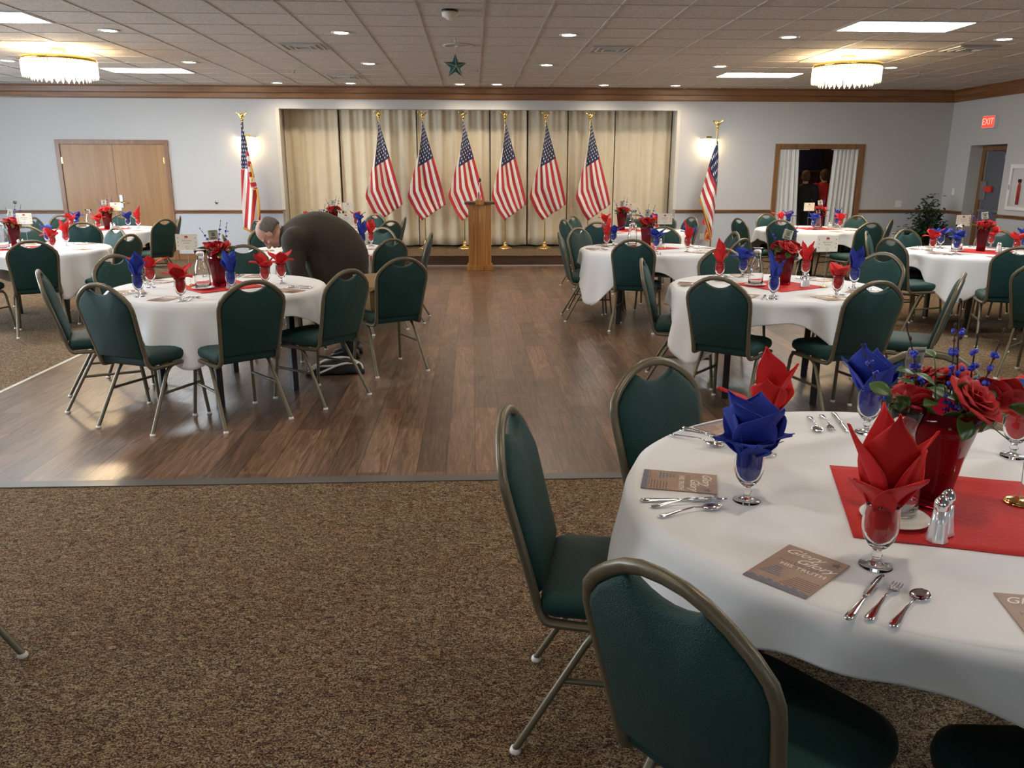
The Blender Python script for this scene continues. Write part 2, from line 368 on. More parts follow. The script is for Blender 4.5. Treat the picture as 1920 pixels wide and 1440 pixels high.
# ================================================================== STRUCTURE
o = struct(MB().box((WX0-.2, WY0-.2, -.06), (WX1+.6, 16.8, 0)).build('floor', 'carpet'), 'brown and tan speckled patterned carpet')
FX0, FX1, FY0, FY1 = -3.48, 3.62, 4.06, 13.87
struct(MB().box((FX0, FY0, -.01), (FX1, FY1, .003)).build('floor', 'planks'), 'dark glossy wood plank dance floor')
struct(MB().box((FX0-.02, FY0-.085, 0), (FX1+.02, FY0, .006), .002).build('trim_1', 'strip'), 'grey brown reducer strip between carpet and wood floor')
struct(MB().box((FX0-.03, FY0, 0), (FX0, FY1, .006), .002).build('trim_2', 'metal_strip'), 'thin bright metal edge strip along wood floor')
struct(MB().box((FX1, FY0, 0), (FX1+.03, FY1, .006), .002).build('trim_3', 'metal_strip'))
AX0, AX1, AZ = -3.43, 3.75, 2.635          # stage alcove
DX0, DX1, DZ = 5.54, 7.21, 2.07            # curtained opening, outside of its trim
RZ = .86
def wall_run(name, spans, y, z0, z1, m, th=.12):
    mb = MB()
    for a, b in spans: mb.box((a, y, z0), (b, y+th, z1))
    return struct(mb.build(name, m))
wb = MB()
for a, b in ((WX0, AX0), (AX1, DX0+.05), (DX1-.05, WX1+.02)): wb.box((a, WY1, RZ), (b, WY1+.15, AZ if b == AX0 or a == AX1 else WH))
wb.box((WX0, WY1, AZ), (DX0+.05, WY1+.15, WH)); wb.box((DX0+.05, WY1, DZ-.04), (DX1-.05, WY1+.15, WH))
struct(wb.build('wall_back', 'wall'), 'pale grey textured wallpapered wall')
wl = MB()
for a, b in ((WX0, AX0), (AX1, DX0+.05), (DX1-.05, WX1+.02)): wl.box((a, WY1, 0), (b, WY1+.15, RZ))
struct(wl.build('wall_back', 'wall_low'), 'bluish grey wallpaper below the chair rail')
# right wall with the recess of the exit door
EY0, EY1, EZ = 13.33, 14.33, 2.03
wr = MB().box((WX1, WY0, RZ), (WX1+.12, EY0, WH)).box((WX1, EY1, RZ), (WX1+.12, WY1+.15, WH)).box((WX1, EY0, EZ), (WX1+.12, EY1, WH))
wr.box((WX1+.12, EY1, 0), (WX1+.40, EY1+.1, EZ+.05)).box((WX1+.12, EY0-.1, 0), (WX1+.40, EY0, EZ+.05)).box((WX1+.12, EY0-.1, EZ), (WX1+.40, EY1+.1, EZ+.1))
struct(wr.build('wall_right', 'wall'))
struct(MB().box((WX1, WY0, 0), (WX1+.12, EY0, RZ)).box((WX1, EY1, 0), (WX1+.12, WY1+.15, RZ)).build('wall_right', 'wall_low'))
struct(MB().box((WX1+.40, EY0-.3, 0), (WX1+.5, EY1+.3, 2.4)).build('wall_right', 'dark'))
# left wall with three windows, front wall (behind the camera) with three
wm = MB(); y = WY0
for c in (6.4, 9.4, 12.4): wm.box((WX0-.12, y, 0), (WX0, c-.95, WH)); wm.box((WX0-.12, c-.95, 0), (WX0, c+.95, .85)); wm.box((WX0-.12, c-.95, 2.35), (WX0, c+.95, WH)); y = c+.95
wm.box((WX0-.12, y, 0), (WX0, WY1+.15, WH)); struct(wm.build('wall_left', 'wall'))
wm = MB(); x = WX0-.12
for c in (-6.5, -2.5, 2.5): wm.box((x, WY0-.12, 0), (c-1, WY0, WH)); wm.box((c-1, WY0-.12, 0), (c+1, WY0, .9)); wm.box((c-1, WY0-.12, 2.4), (c+1, WY0, WH)); x = c+1
wm.box((x, WY0-.12, 0), (WX1+.12, WY0, WH)); struct(wm.build('wall_front', 'wall'))
wi = 0
for c in (6.4, 9.4, 12.4):
    wi += 1; f = MB()
    f.box((WX0-.11, c-.95, .85), (WX0-.05, c-.89, 2.35)).box((WX0-.11, c+.89, .85), (WX0-.05, c+.95, 2.35)).box((WX0-.11, c-.89, .85), (WX0-.05, c+.89, .91)).box((WX0-.11, c-.89, 2.29), (WX0-.05, c+.89, 2.35)).box((WX0-.10, c-.02, .91), (WX0-.06, c+.02, 2.29))
    struct(f.build('window_%d' % wi, 'white_plastic'))
for c in (-6.5, -2.5, 2.5):
    wi += 1; f = MB()
    f.box((c-1, WY0-.11, .9), (c-.94, WY0-.05, 2.4)).box((c+.94, WY0-.11, .9), (c+1, WY0-.05, 2.4)).box((c-.94, WY0-.11, .9), (c+.94, WY0-.05, .96)).box((c-.94, WY0-.11, 2.34), (c+.94, WY0-.05, 2.4)).box((c-.02, WY0-.10, .96), (c+.02, WY0-.06, 2.34))
    struct(f.build('window_%d' % wi, 'white_plastic'))
# ceiling with its lay-in grid
PX = (-5.366, 3.784); PY = (12.55, 8.28, 4.01, -.26)
struct(MB().box((WX0-.2, WY0-.2, WH), (WX1+.3, WY1+.15, WH+.08)).build('ceiling', 'tiles'), 'textured drop ceiling of square tiles')
g = MB(); x = -1.096-.61*13
while x < WX1: 
    if x > WX0: g.box((x-.011, WY0, WH-.006), (x+.011, WY1, WH+.001))
    x += .61
y = 8.28-.61*20
while y < WY1:
    g.box((WX0, y-.011, WH-.006), (WX1, y+.011, WH+.001)); y += .61
struct(g.build('ceiling', 'tee'), 'thin metal ceiling grid')
# crown, rail, baseboards
def strip(name, prof, a, b, axis, m, sgn=1):
    # prof: (distance from wall, z); along x at y=WY1 or along y at x=WX1
    mb = MB(); n = len(prof); vs = []
    for t in (a, b):
        for d, z in prof: vs.append((t, WY1-d, z) if axis == 'x' else (WX1-d, t, z))
    fs = [(i, (i+1)%n, n+(i+1)%n, n+i) for i in range(n)] + [tuple(range(n)), tuple(range(n, 2*n))[::-1]]
    mb.add(vs, fs); return struct(mb.build(name, m))
CR = [(0,2.795),(.022,2.795),(.030,2.815),(.034,2.885),(.062,2.900),(.070,2.985),(.100,2.992),(.100,3.009),(0,3.009)]
struct(strip('trim_4', CR, WX0, WX1, 'x', 'oak'), 'stepped oak crown moulding along the back wall')
struct(strip('trim_5', CR, WY0, WY1, 'y', 'oak_y'), 'stepped oak crown moulding along the right wall')
RL = [(0,.835),(.012,.835),(.024,.845),(.024,.856),(.014,.862),(.028,.872),(.028,.888),(0,.895)]
for i, (a, b) in enumerate(((WX0,-7.29),(-5.35,AX0),(AX1,DX0),(DX1,WX1))): strip('trim_%d' % (6+i), RL, a, b, 'x', 'oak')
strip('trim_10', RL, WY0, EY0, 'y', 'oak_y'); strip('trim_11', RL, EY1, WY1, 'y', 'oak_y')
BL = [(0,.0),(.015,.0),(.015,.10),(.006,.115),(0,.115)]
for i, (a, b) in enumerate(((WX0,-7.29),(-5.35,AX0),(AX1,DX0),(DX1,WX1))): strip('baseboard_back', BL, a, b, 'x', 'oak')
strip('baseboard_right', BL, WY0, EY0, 'y', 'oak_y'); strip('baseboard_right', BL, EY1, WY1, 'y', 'oak_y')
# stage alcove
a = MB().box((AX0-.15, WY1+.15, 0), (AX0, 16.0, 3)).box((AX1, WY1+.15, 0), (AX1+.15, 16.0, 3)).box((AX0-.15, 15.9, 0), (AX1+.15, 16.0, 3)).box((AX0, WY1+.15, 2.80), (AX1, 16.0, 2.9))
a.box((AX0-.012, WY1-.004, .9), (AX0+.05, WY1+.16, AZ+.012)).box((AX1-.05, WY1-.004, .9), (AX1+.012, WY1+.16, AZ+.012))
struct(a.build('wall_alcove', 'reveal'), 'beige reveal of the stage alcove')
struct(MB().box((AX0, FY1, 0), (AX1, 15.9, .165)).build('stage', 'oak_dark'), 'dark brown riser of the low stage')
struct(MB().box((AX0, FY1-.012, .165), (AX1, 15.9, .180), .004).build('floor', 'stage_carpet'), 'tan carpeted stage top')
struct(MB().box((AX0, FY1-.02, 0), (AX1, FY1, .02)).build('trim_12', 'metal_strip'))

def curtain(name, x0, x1, z0, z1, y, m, lam, amp, parent=None, gather=1.0, seed=0, x0b=None, x1b=None, th=.004):
    rnd = random.Random(seed); ph = [rnd.uniform(0, 6.3) for _ in range(4)]; x0b = x0 if x0b is None else x0b; x1b = x1 if x1b is None else x1b
    w = x1-x0; nu = max(24, int(abs(w)/lam*14)); nv = 14
    def P(u, v):
        t = u*w/lam*2*math.pi
        a = amp*(.45+.55*min(1, v*2.2)*gather)*(1+.25*math.sin(t*.23+ph[0]))
        dy = a*math.sin(t + .6*math.sin(t*.31+ph[1]) + .25*math.sin(v*2+ph[2])) + amp*.3*math.sin(t*2.1+ph[3])*(1-v)
        X = (x0+u*w)*(1-v)+(x0b+u*(x1b-x0b))*v
        return (X, y+dy, z1+(z0-z1)*v + (.008*math.sin(t*.5+ph[0]) if v == 1 else 0))
    return MB().grid(P, nu, nv).build(name, m, parent, solid=th)
t = empty('stage_curtain', (.16, 15.55, .2)); tag(t, 'long beige pleated curtain hanging behind the row of flags', 'curtain')
xs = [(-3.42,-2.44), (-2.42,-1.02), (-1.0,.33), (.35,1.02), (1.05,1.78), (1.8,2.66), (2.68,3.73)]
for i, (p, q) in enumerate(xs):
    c = curtain('curtain_panel', p-.16, q-.16, .215-.2, 2.76-.2, 0, 'beige', .25, .036, t, seed=i+3)
r = MB().box((-3.57, -.06, 2.56), (3.56, -.03, 2.59)).build('curtain_track', 'white_plastic', t)

# double doors in the back wall
def casing(name, x0, x1, zt, w, y0, y1, m='oak_v', zb=0):
    return struct(MB().box((x0, y0, zb), (x0+w, y1, zt), .004).box((x1-w, y0, zb), (x1, y1, zt), .004).box((x0+w, y0, zt-w), (x1-w, y1, zt), .004).build(name, m))
casing('door_1', -7.29, -5.35, 2.10, .075, WY1-.028, WY1+.02)
for i, (p, q) in enumerate(((-7.215,-6.322), (-6.318,-5.425))):
    d = struct(MB().box((p, WY1-.012, .006), (q, WY1+.02, 2.022), .003).build('door_%d' % (2+i), 'door'), ('left','right')[i]+' leaf of the tan wooden double doors')
    for z in (.25, 1.75):
        hx = p+.012 if i == 0 else q-.012
        MB().box((hx-.014, WY1-.022, z-.055), (hx+.014, WY1-.011, z+.055), .003).build('hinge', 'gold', d)
    if i == 1:
        MB().box((p+.03, WY1-.020, .93), (p+.085, WY1-.012, 1.16), .006).lathe([(0,0),(.03,0),(.03,.012),(0,.014)], 14, (p+.057, WY1-.03, 1.03)).build('lock_plate', 'steel', d)
        MB().tube([(p+.057, WY1-.015, 1.03), (p+.057, WY1-.07, 1.03), (p+.16, WY1-.075, 1.02)], .010).build('door_handle', 'gold', d)

# curtained opening and the dim back room beyond it
casing('trim_13', DX0, DX1, DZ, .085, WY1-.03, WY1+.03)
for nm_, a_, b_ in (('wall_left',(DX0-.6,WY1+.15,0),(DX0-.5,17.2,2.6)),('wall_right',(DX1+.5,WY1+.15,0),(DX1+.6,17.2,2.6)),('wall_back',(DX0-.6,17.2,0),(DX1+.6,17.3,2.6)),('ceiling',(DX0-.6,WY1+.15,2.6),(DX1+.6,17.3,2.7)),('floor',(DX0-.6,WY1+.15,-.05),(DX1+.6,17.3,-.001))): struct(MB().box(a_, b_).build(nm_, 'dim_wall'))

t = empty('opening_curtain', (5.95, WY1+.02, 0)); 
tag(t, 'left half of the ivory curtains in the wood framed opening', 'curtain', 'ivory curtains in the wood framed opening')
curtain('curtain_panel', -.33, .05, .03, 1.97, 0, 'drape', .075, .022, t, seed=11, x0b=-.34, x1b=.16); MB().tube([(-.33,0,1.975),(.24,0,1.975)], .008).build('curtain_track', 'white_plastic', t)
t = empty('opening_curtain', (6.9, WY1+.02, 0))
tag(t, 'right half of the ivory curtains in the wood framed opening', 'curtain', 'ivory curtains in the wood framed opening')
curtain('curtain_panel', -.25, .22, .03, 1.97, 0, 'drape', .075, .022, t, seed=15, x0b=-.31, x1b=.22); MB().tube([(-.3,0,1.975),(.22,0,1.975)], .008).build('curtain_track', 'white_plastic', t)
t = empty('wall_cabinet', (6.5, 17.0, 1.62)); tag(t, 'dark cabinet high on the back room wall above the two people', 'cabinet')
MB().box((-.7,-.2,0), (.7,.18,.6), .01).build('cabinet_body', 'navy', t); MB().box((-.75,-.22,-.05), (.75,.18,-.005)).build('shelf', 'oak_dark', t)

# exit door in the right wall recess
EX = WX1+.22
struct(MB().box((EX, EY1-.09, 0), (EX+.06, EY1-.002, EZ-.01), .004).box((EX, EY0+.002, 0), (EX+.06, EY0+.05, EZ-.01), .004).box((EX, EY0+.05, EZ-.09), (EX+.06, EY1-.09, EZ-.01), .004).build('trim_14', 'oak_v'), 'oak frame of the exit door')
d = struct(MB().box((EX+.03, EY0+.052, .01), (EX+.075, EY1-.115, EZ-.095), .003).build('door_4', 'grey_door'), 'grey steel exit door with alarm bar')
MB().box((EX+.035, EY1-.112, .01), (EX+.05, EY1-.092, EZ-.095)).build('door_gap_strip', 'metal_strip', d)  # bright strip filling the slit between door and frame
MB().box((EX-.02, EY1-.42, 1.24), (EX+.03, EY1-.22, 1.34), .01).build('alarm_box', 'box_red', d)
MB().box((EX-.005, EY1-.24, 1.10), (EX+.03, EY1-.09, 1.42), .01).build('lock_plate', 'steel', d)
MB().box((EX-.04, EY0+.08, .90), (EX+.0, EY1-.16, .945), .008).box((EX-.02, EY0+.08, .89), (EX+.03, EY0+.14, .955), .004).build('crash_bar', 'steel', d)
MB().box((EX-.03, EY0+.06, 1.80), (EX+.03, EY0+.32, 1.87), .006).tube([(EX-.02,EY0+.2,1.87),(EX-.08,EY0+.35,1.91),(EX-.0,EY0+.62,1.92)], .009).build('door_closer', 'steel', d)
# exit sign
t = empty('exit_sign', (WX1-.045, 13.82, 2.40)); tag(t, 'glowing red EXIT sign on the right wall above the exit door', 'exit sign')
MB().box((-.03,-.17,-.105), (.045,.17,.105), .008).build('housing', 'white_plastic', t)
MB().box((-.036,-.155,-.09), (-.029,.155,.09), .003).build('lit_face', 'exit_red', t)
text('exit_lettering', 'EXIT', .15, 'exit_letter', t, (-.038, 0, 0), (R(90), 0, R(-90)), ext=.001, sx=1.0)
# fire extinguisher cabinet
t = empty('extinguisher_cabinet', (WX1, 12.82, 1.34)); tag(t, 'white recessed cabinet with a glass door holding a fire extinguisher', 'cabinet')
MB().box((-.03,-.30,-.36), (0,.30,-.30), .004).box((-.03,-.30,.30), (0,.30,.36), .004).box((-.03,-.30,-.30), (0,-.24,.30), .004).box((-.03,.24,-.30), (0,.30,.30), .004).box((-.003,-.24,-.30), (.0,.24,.30)).build('cabinet_frame', 'white_plastic', t)
MB().box((-.027,-.24,-.30), (-.024,.24,.30)).build('glass_pane', 'cabinet_glass', t)
MB().box((-.040,.25,-.04), (-.03,.27,.04), .003).build('handle', 'steel', t)
e = MB().lathe([(0,-.27),(.006,-.27),(.0065,.02),(.004,.06),(.002,.08),(0,.08)], 14, (0,0,0)).xf(Matrix.Scale(1, 4)).build('fire_extinguisher', 'red_ext', None, (WX1-.0135, 12.86, 1.34))
e.scale = (1, 6, 1); tag(e, 'red fire extinguisher inside the white wall cabinet', 'fire extinguisher')
MB().box((-.004,-.006,.08), (.004,.006,.13)).build('valve', 'black', e)
# switches, outlets, hooks
def plate(x, z, label, name='light_switch', cat='switch', side='back', y=0, h=.115, w=.075):
    m = MB().box((-w/2,-.008,-h/2), (w/2,0,h/2), .003)
    o = m.build(name, 'white_plastic'); 
    if side == 'back': o.location = (x, WY1, z)
    else: o.location = (WX1, y, z); o.rotation_euler = (0,0,R(-90))
    tag(o, label, cat)
    if name == 'light_switch': MB().box((-.012,-.014,-.03), (.012,-.008,.03), .002).build('rocker', 'card', o)
    else:
        for dz in (-.025,.025): MB().box((-.014,-.010,dz-.012), (.014,-.008,dz+.012), .002).build('socket', 'card', o)
    return o
plate(7.97, 1.00, 'white double light switch on the back wall just above the chair rail', w=.12)
plate(0, 1.23, 'white light switch on the right wall between corner and exit door', side='right', y=14.67)
plate(7.95, .42, 'white outlet low on the back wall left of the potted plant', 'wall_outlet', 'outlet')
plate(4.28, .40, 'white outlet low on the back wall behind the right fringed flag', 'wall_outlet', 'outlet')
for i, x in enumerate((-8.13, -4.6)):
    h = MB().lathe([(0,0),(.028,0),(.028,.008),(.01,.012),(.01,.03),(.018,.04),(0,.045)], 14).xf(Matrix.Rotation(R(90),4,'X')).build('wall_hook', 'steel', None, (x, WY1-.0, 1.03))
    tag(h, ('small metal robe hook on the wall left of the double doors','small metal robe hook on the wall right of the double doors')[i], 'hook')

# ================================================================== CEILING FITTINGS
pn = ['far left light panel near the double doors wall','far right light panel near the curtained opening wall','left light panel nearer the camera','right light panel nearer the camera','left light panel above the near tables','right light panel above the near tables','left light panel behind the camera','right light panel behind the camera']
k = 0
for y in PY:
    for x in PX:
        t = empty('ceiling_light_panel', (x+.61, y+.305, WH)); tag(t, 'bright bluish white ' + pn[k], 'ceiling light', 'fluorescent ceiling panels'); k += 1
        MB().box((-.60,-.297,-.009), (.60,-.275,-.002)).box((-.60,.275,-.009), (.60,.297,-.002)).box((-.60,-.275,-.009), (-.578,.275,-.002)).box((.578,-.275,-.009), (.60,.275,-.002)).build('frame', 'tee', t)
        MB().box((-.578,-.275,-.0075), (.578,.275,-.0065)).build('diffuser', 'panel_light', t)
def dl(loc, e=30, size=150):
    l = bpy.data.lights.new('downlight_lamp', 'SPOT'); l.energy = e; l.color = (1,.84,.64); l.spot_size = R(size); l.spot_blend = .8; l.shadow_soft_size = .06
    o = bpy.data.objects.new('downlight_lamp', l); COL.objects.link(o); o.location = (loc[0], loc[1], loc[2]-.03); return o
def downlight_proto():
    t = empty('downlight'); tag(t, 'x', 'ceiling light')
    MB().lathe([(.075,-.001),(.105,-.001),(.108,-.006),(.098,-.012),(.075,-.006)], 28).build('trim_ring', 'white_plastic', t)
    MB().lathe([(0,-.0055),(.076,-.0055)], 28).build('lens', 'down_light', t); return t
dp = downlight_proto()
rows = [(9.30, [-3.80,-1.38,1.06,3.48,5.91], 'front visible row'), (11.85, [-6.22,-3.82,-1.40,1.05,3.49,5.94], 'middle row'), (14.48, [-3.25,-2.03,-.19,.44,2.27,3.51], 'row nearest the crown moulding')]
for y, xs_, nm in rows:
    for i, x in enumerate(xs_):
        inst(dp, (x, y, WH-.0005), 0, 'small round recessed downlight, %s from the left in the %s' % (ORD[i], nm), 'recessed downlights'); dl((x, y, WH))
for y, nm in ((6.75,'row above the middle tables'), (4.2,'row above the carpet edge'), (1.65,'row above the foreground table')):
    for i, x in enumerate((-6.22,-3.80,-1.38,1.06,3.48,5.91)):
        inst(dp, (x, y, WH-.0005), 0, 'small round recessed downlight, %s from the left in the %s' % (ORD[i], nm), 'recessed downlights'); 
        dl((x, y, WH), 30 if y > 3 else 22)

def chandelier(x, y, label, rr):
    t = empty('chandelier', (x, y, WH)); tag(t, label, 'chandelier')
    MB().lathe([(0,-.002),(.085,-.002),(.09,-.02),(.03,-.035),(.012,-.04),(.012,-.10),(0,-.10)], 24).build('canopy', 'gold', t)
    MB().lathe([(rr,-.105),(rr+.012,-.105),(rr+.014,-.14),(rr+.006,-.15),(rr,-.15)], 48, closed=True).box((-rr,-.008,-.125), (rr,.008,-.115)).box((-.008,-rr,-.125), (.008,rr,-.115)).build('ring', 'gold', t)
    m = MB(); n = 64
    for k in range(n):
        a = 2*math.pi*k/n; c, s_ = math.cos(a), math.sin(a)
        for r_, z0, z1 in ((rr+.004,-.14,-.335),(rr-.085,-.16,-.37)):
            if r_ < rr and k % 2: continue
            w = .015; p = Vector((c*r_, s_*r_, 0)); tn = Vector((-s_, c, 0))*w; q = Vector((c, s_, 0))*.006
            vs = []
            for z, f_ in ((z0,.6),(z0-.02,1),(z1+.03,1),(z1,.1)):
                vs += [p+tn*f_+Vector((0,0,z)), p+q*f_+Vector((0,0,z)), p-tn*f_+Vector((0,0,z)), p-q*f_+Vector((0,0,z))]
            fs = [(i*4+j, i*4+(j+1)%4, (i+1)*4+(j+1)%4, (i+1)*4+j) for i in range(3) for j in range(4)]
            m.add(vs, fs)
    m.build('crystal_fringe', 'crystal', t)
    for k in range(8):
        a = 2*math.pi*(k+.5)/8; MB().ball((math.cos(a)*rr*.62, math.sin(a)*rr*.62, -.22), .032, 10, 6, (1,1,1.4)).build('bulb', 'bulb', t)
    l = bpy.data.lights.new('chandelier_lamp', 'POINT'); l.energy = 60; l.color = (1,.74,.42); l.shadow_soft_size = .12
    lo = bpy.data.objects.new('chandelier_lamp', l); COL.objects.link(lo); lo.location = (x, y, WH-.17)
chandelier(-5.02, 10.72, 'glowing crystal drum chandelier on the left side of the ceiling', .41)
chandelier(4.80, 10.72, 'glowing crystal drum chandelier on the right side of the ceiling', .41)
def sconce(x, label):
    t = empty('wall_sconce', (x, WY1, 2.10)); tag(t, label, 'wall lamp', 'crystal sconces on the back wall')
    MB().box((-.05,-.02,-.12), (.05,0,.10), .006).build('backplate', 'gold', t)
    MB().box((-.16,-.13,.045), (.16,-.005,.065), .006).build('bracket', 'steel', t)
    m = MB()
    for k in range(13):
        xx = -.15+.025*k; yy = -.125+.05*abs(xx/.15)**2
        m.box((xx-.006, yy-.005, -.10-.04*math.cos(xx*9)), (xx+.006, yy+.003, .045), .002)
    m.build('crystal_fringe', 'crystal', t)
    for s_ in (-.06,.06): MB().ball((s_,-.06,-.03), .022, 10, 6, (1,1,1.5)).build('bulb', 'bulb', t)
    l = bpy.data.lights.new('sconce_lamp', 'POINT'); l.energy = 5; l.color = (1,.74,.42); l.shadow_soft_size = .05
    lo = bpy.data.objects.new('sconce_lamp', l); COL.objects.link(lo); lo.location = (x, WY1-.08, 2.0)
sconce(-3.96, 'crystal sconce glowing behind the left fringed flag'); sconce(4.30, 'crystal sconce glowing behind the right fringed flag')
def vent(x, y, label):
    t = empty('air_vent', (x, y, WH)); tag(t, label, 'air vent')
    MB().box((-.30,-.30,-.004), (.30,.30,-.001)).build('vent_plate', 'tee', t)
    for i, h in enumerate((.24,.17,.10)):
        z0 = -.006-.004*i
        MB().box((-h,-h,z0-.012), (h,-h+.02,z0)).box((-h,h-.02,z0-.012), (h,h,z0)).box((-h,-h+.02,z0-.012), (-h+.02,h-.02,z0)).box((h-.02,-h+.02,z0-.012), (h,h-.02,z0)).build('louvre', 'vent' if i else 'steel', t)
    MB().box((-.08,-.08,-.0045), (.08,.08,-.0041)).build('throat', 'dark', t)
vent(-1.98, 10.3, 'square ceiling air vent left of the hanging star'); vent(1.68, 10.3, 'square ceiling air vent right of the hanging star')
vent(-1.98, 13.47, 'small looking far ceiling air vent close to the crown moulding'); vent(5.94, 10.0, 'square ceiling air vent right of the right chandelier')
def speaker(x, y, r_, label):
    t = MB().lathe([(r_*.8,0),(r_,0),(r_,-.008),(r_*.86,-.010),(r_*.8,-.006),(0,-.006)], 32).build('ceiling_speaker', 'tee', None, (x, y, WH)); tag(t, label, 'speaker', 'round ceiling speakers')
    MB().lathe([(0,-.007),(.05,-.007),(.05,-.011),(0,-.011)], 20).build('speaker_centre', 'vent', t)
speaker(-.14, 10.15, .19, 'flat round ceiling speaker directly behind the hanging star'); speaker(-.05, 12.7, .17, 'flat round ceiling speaker beyond the hanging star near the stage')
t = empty('smoke_detector', (-.19, 8.0, WH)); tag(t, 'round white smoke detector on the ceiling in front of the star', 'smoke detector')
MB().lathe([(0,0),(.075,0),(.075,-.02),(0,-.02)], 28).build('mount', 'black', t); MB().lathe([(0,-.02),(.075,-.02),(.07,-.055),(.045,-.065),(.02,-.085),(0,-.085)], 28).build('sensor_cover', 'card', t)
for x, y, nm in ((.75,13.2,'above the stage'), (6.6,12.3,'right of the right chandelier'), (-2.6,12.7,'left of the far air vent')):
    s_ = MB().lathe([(0,0),(.03,0),(.03,-.006),(.01,-.01),(.008,-.04),(.022,-.045),(.022,-.048),(0,-.05)], 14).build('fire_sprinkler', 'steel', None, (x, y, WH)); tag(s_, 'tiny fire sprinkler head in the ceiling '+nm, 'sprinkler', 'sprinkler heads')
# hanging star
t = empty('hanging_star', (-.17, 9.35, 2.685), R(12)); tag(t, 'teal and gold five pointed star hanging from the ceiling', 'star ornament')
def star_pts(r0, r1, off=90): return [((r0 if i % 2 == 0 else r1)*math.cos(R(off+36*i)), (r0 if i % 2 == 0 else r1)*math.sin(R(off+36*i))) for i in range(10)]
sp_ = star_pts(.135, .055); vs = [(0,-.035,0),(0,.035,0)] + [(x,0,z) for x, z in sp_]
MB().add(vs, [(0,2+i,2+(i+1)%10) for i in range(10)] + [(1,2+(i+1)%10,2+i) for i in range(10)]).build('star_body', 'teal_metal', t)
m = MB()
for i, (x, z) in enumerate(sp_):
    if i % 2 == 0: m.tube([(x,0,z),(0,-.036,0)], .0028, 6)
m.build('gold_ribs', 'gold', t)
m = MB(); 
for k in range(12):
    z = .14+k*.0155; m.lathe([(.006,0),(.008,.002),(.006,.004),(.004,.002)], 8, (0,0,z), closed=True) if False else m.tube([(0,0,z),(.003*(-1)**k,0,z+.008),(0,0,z+.0155)], .0018, 5)
m.build('chain', 'gold', t)
MB().tube([(0,0,.136+.19),(0,0,.325)], .002, 5).build('ceiling_hook', 'steel', t)

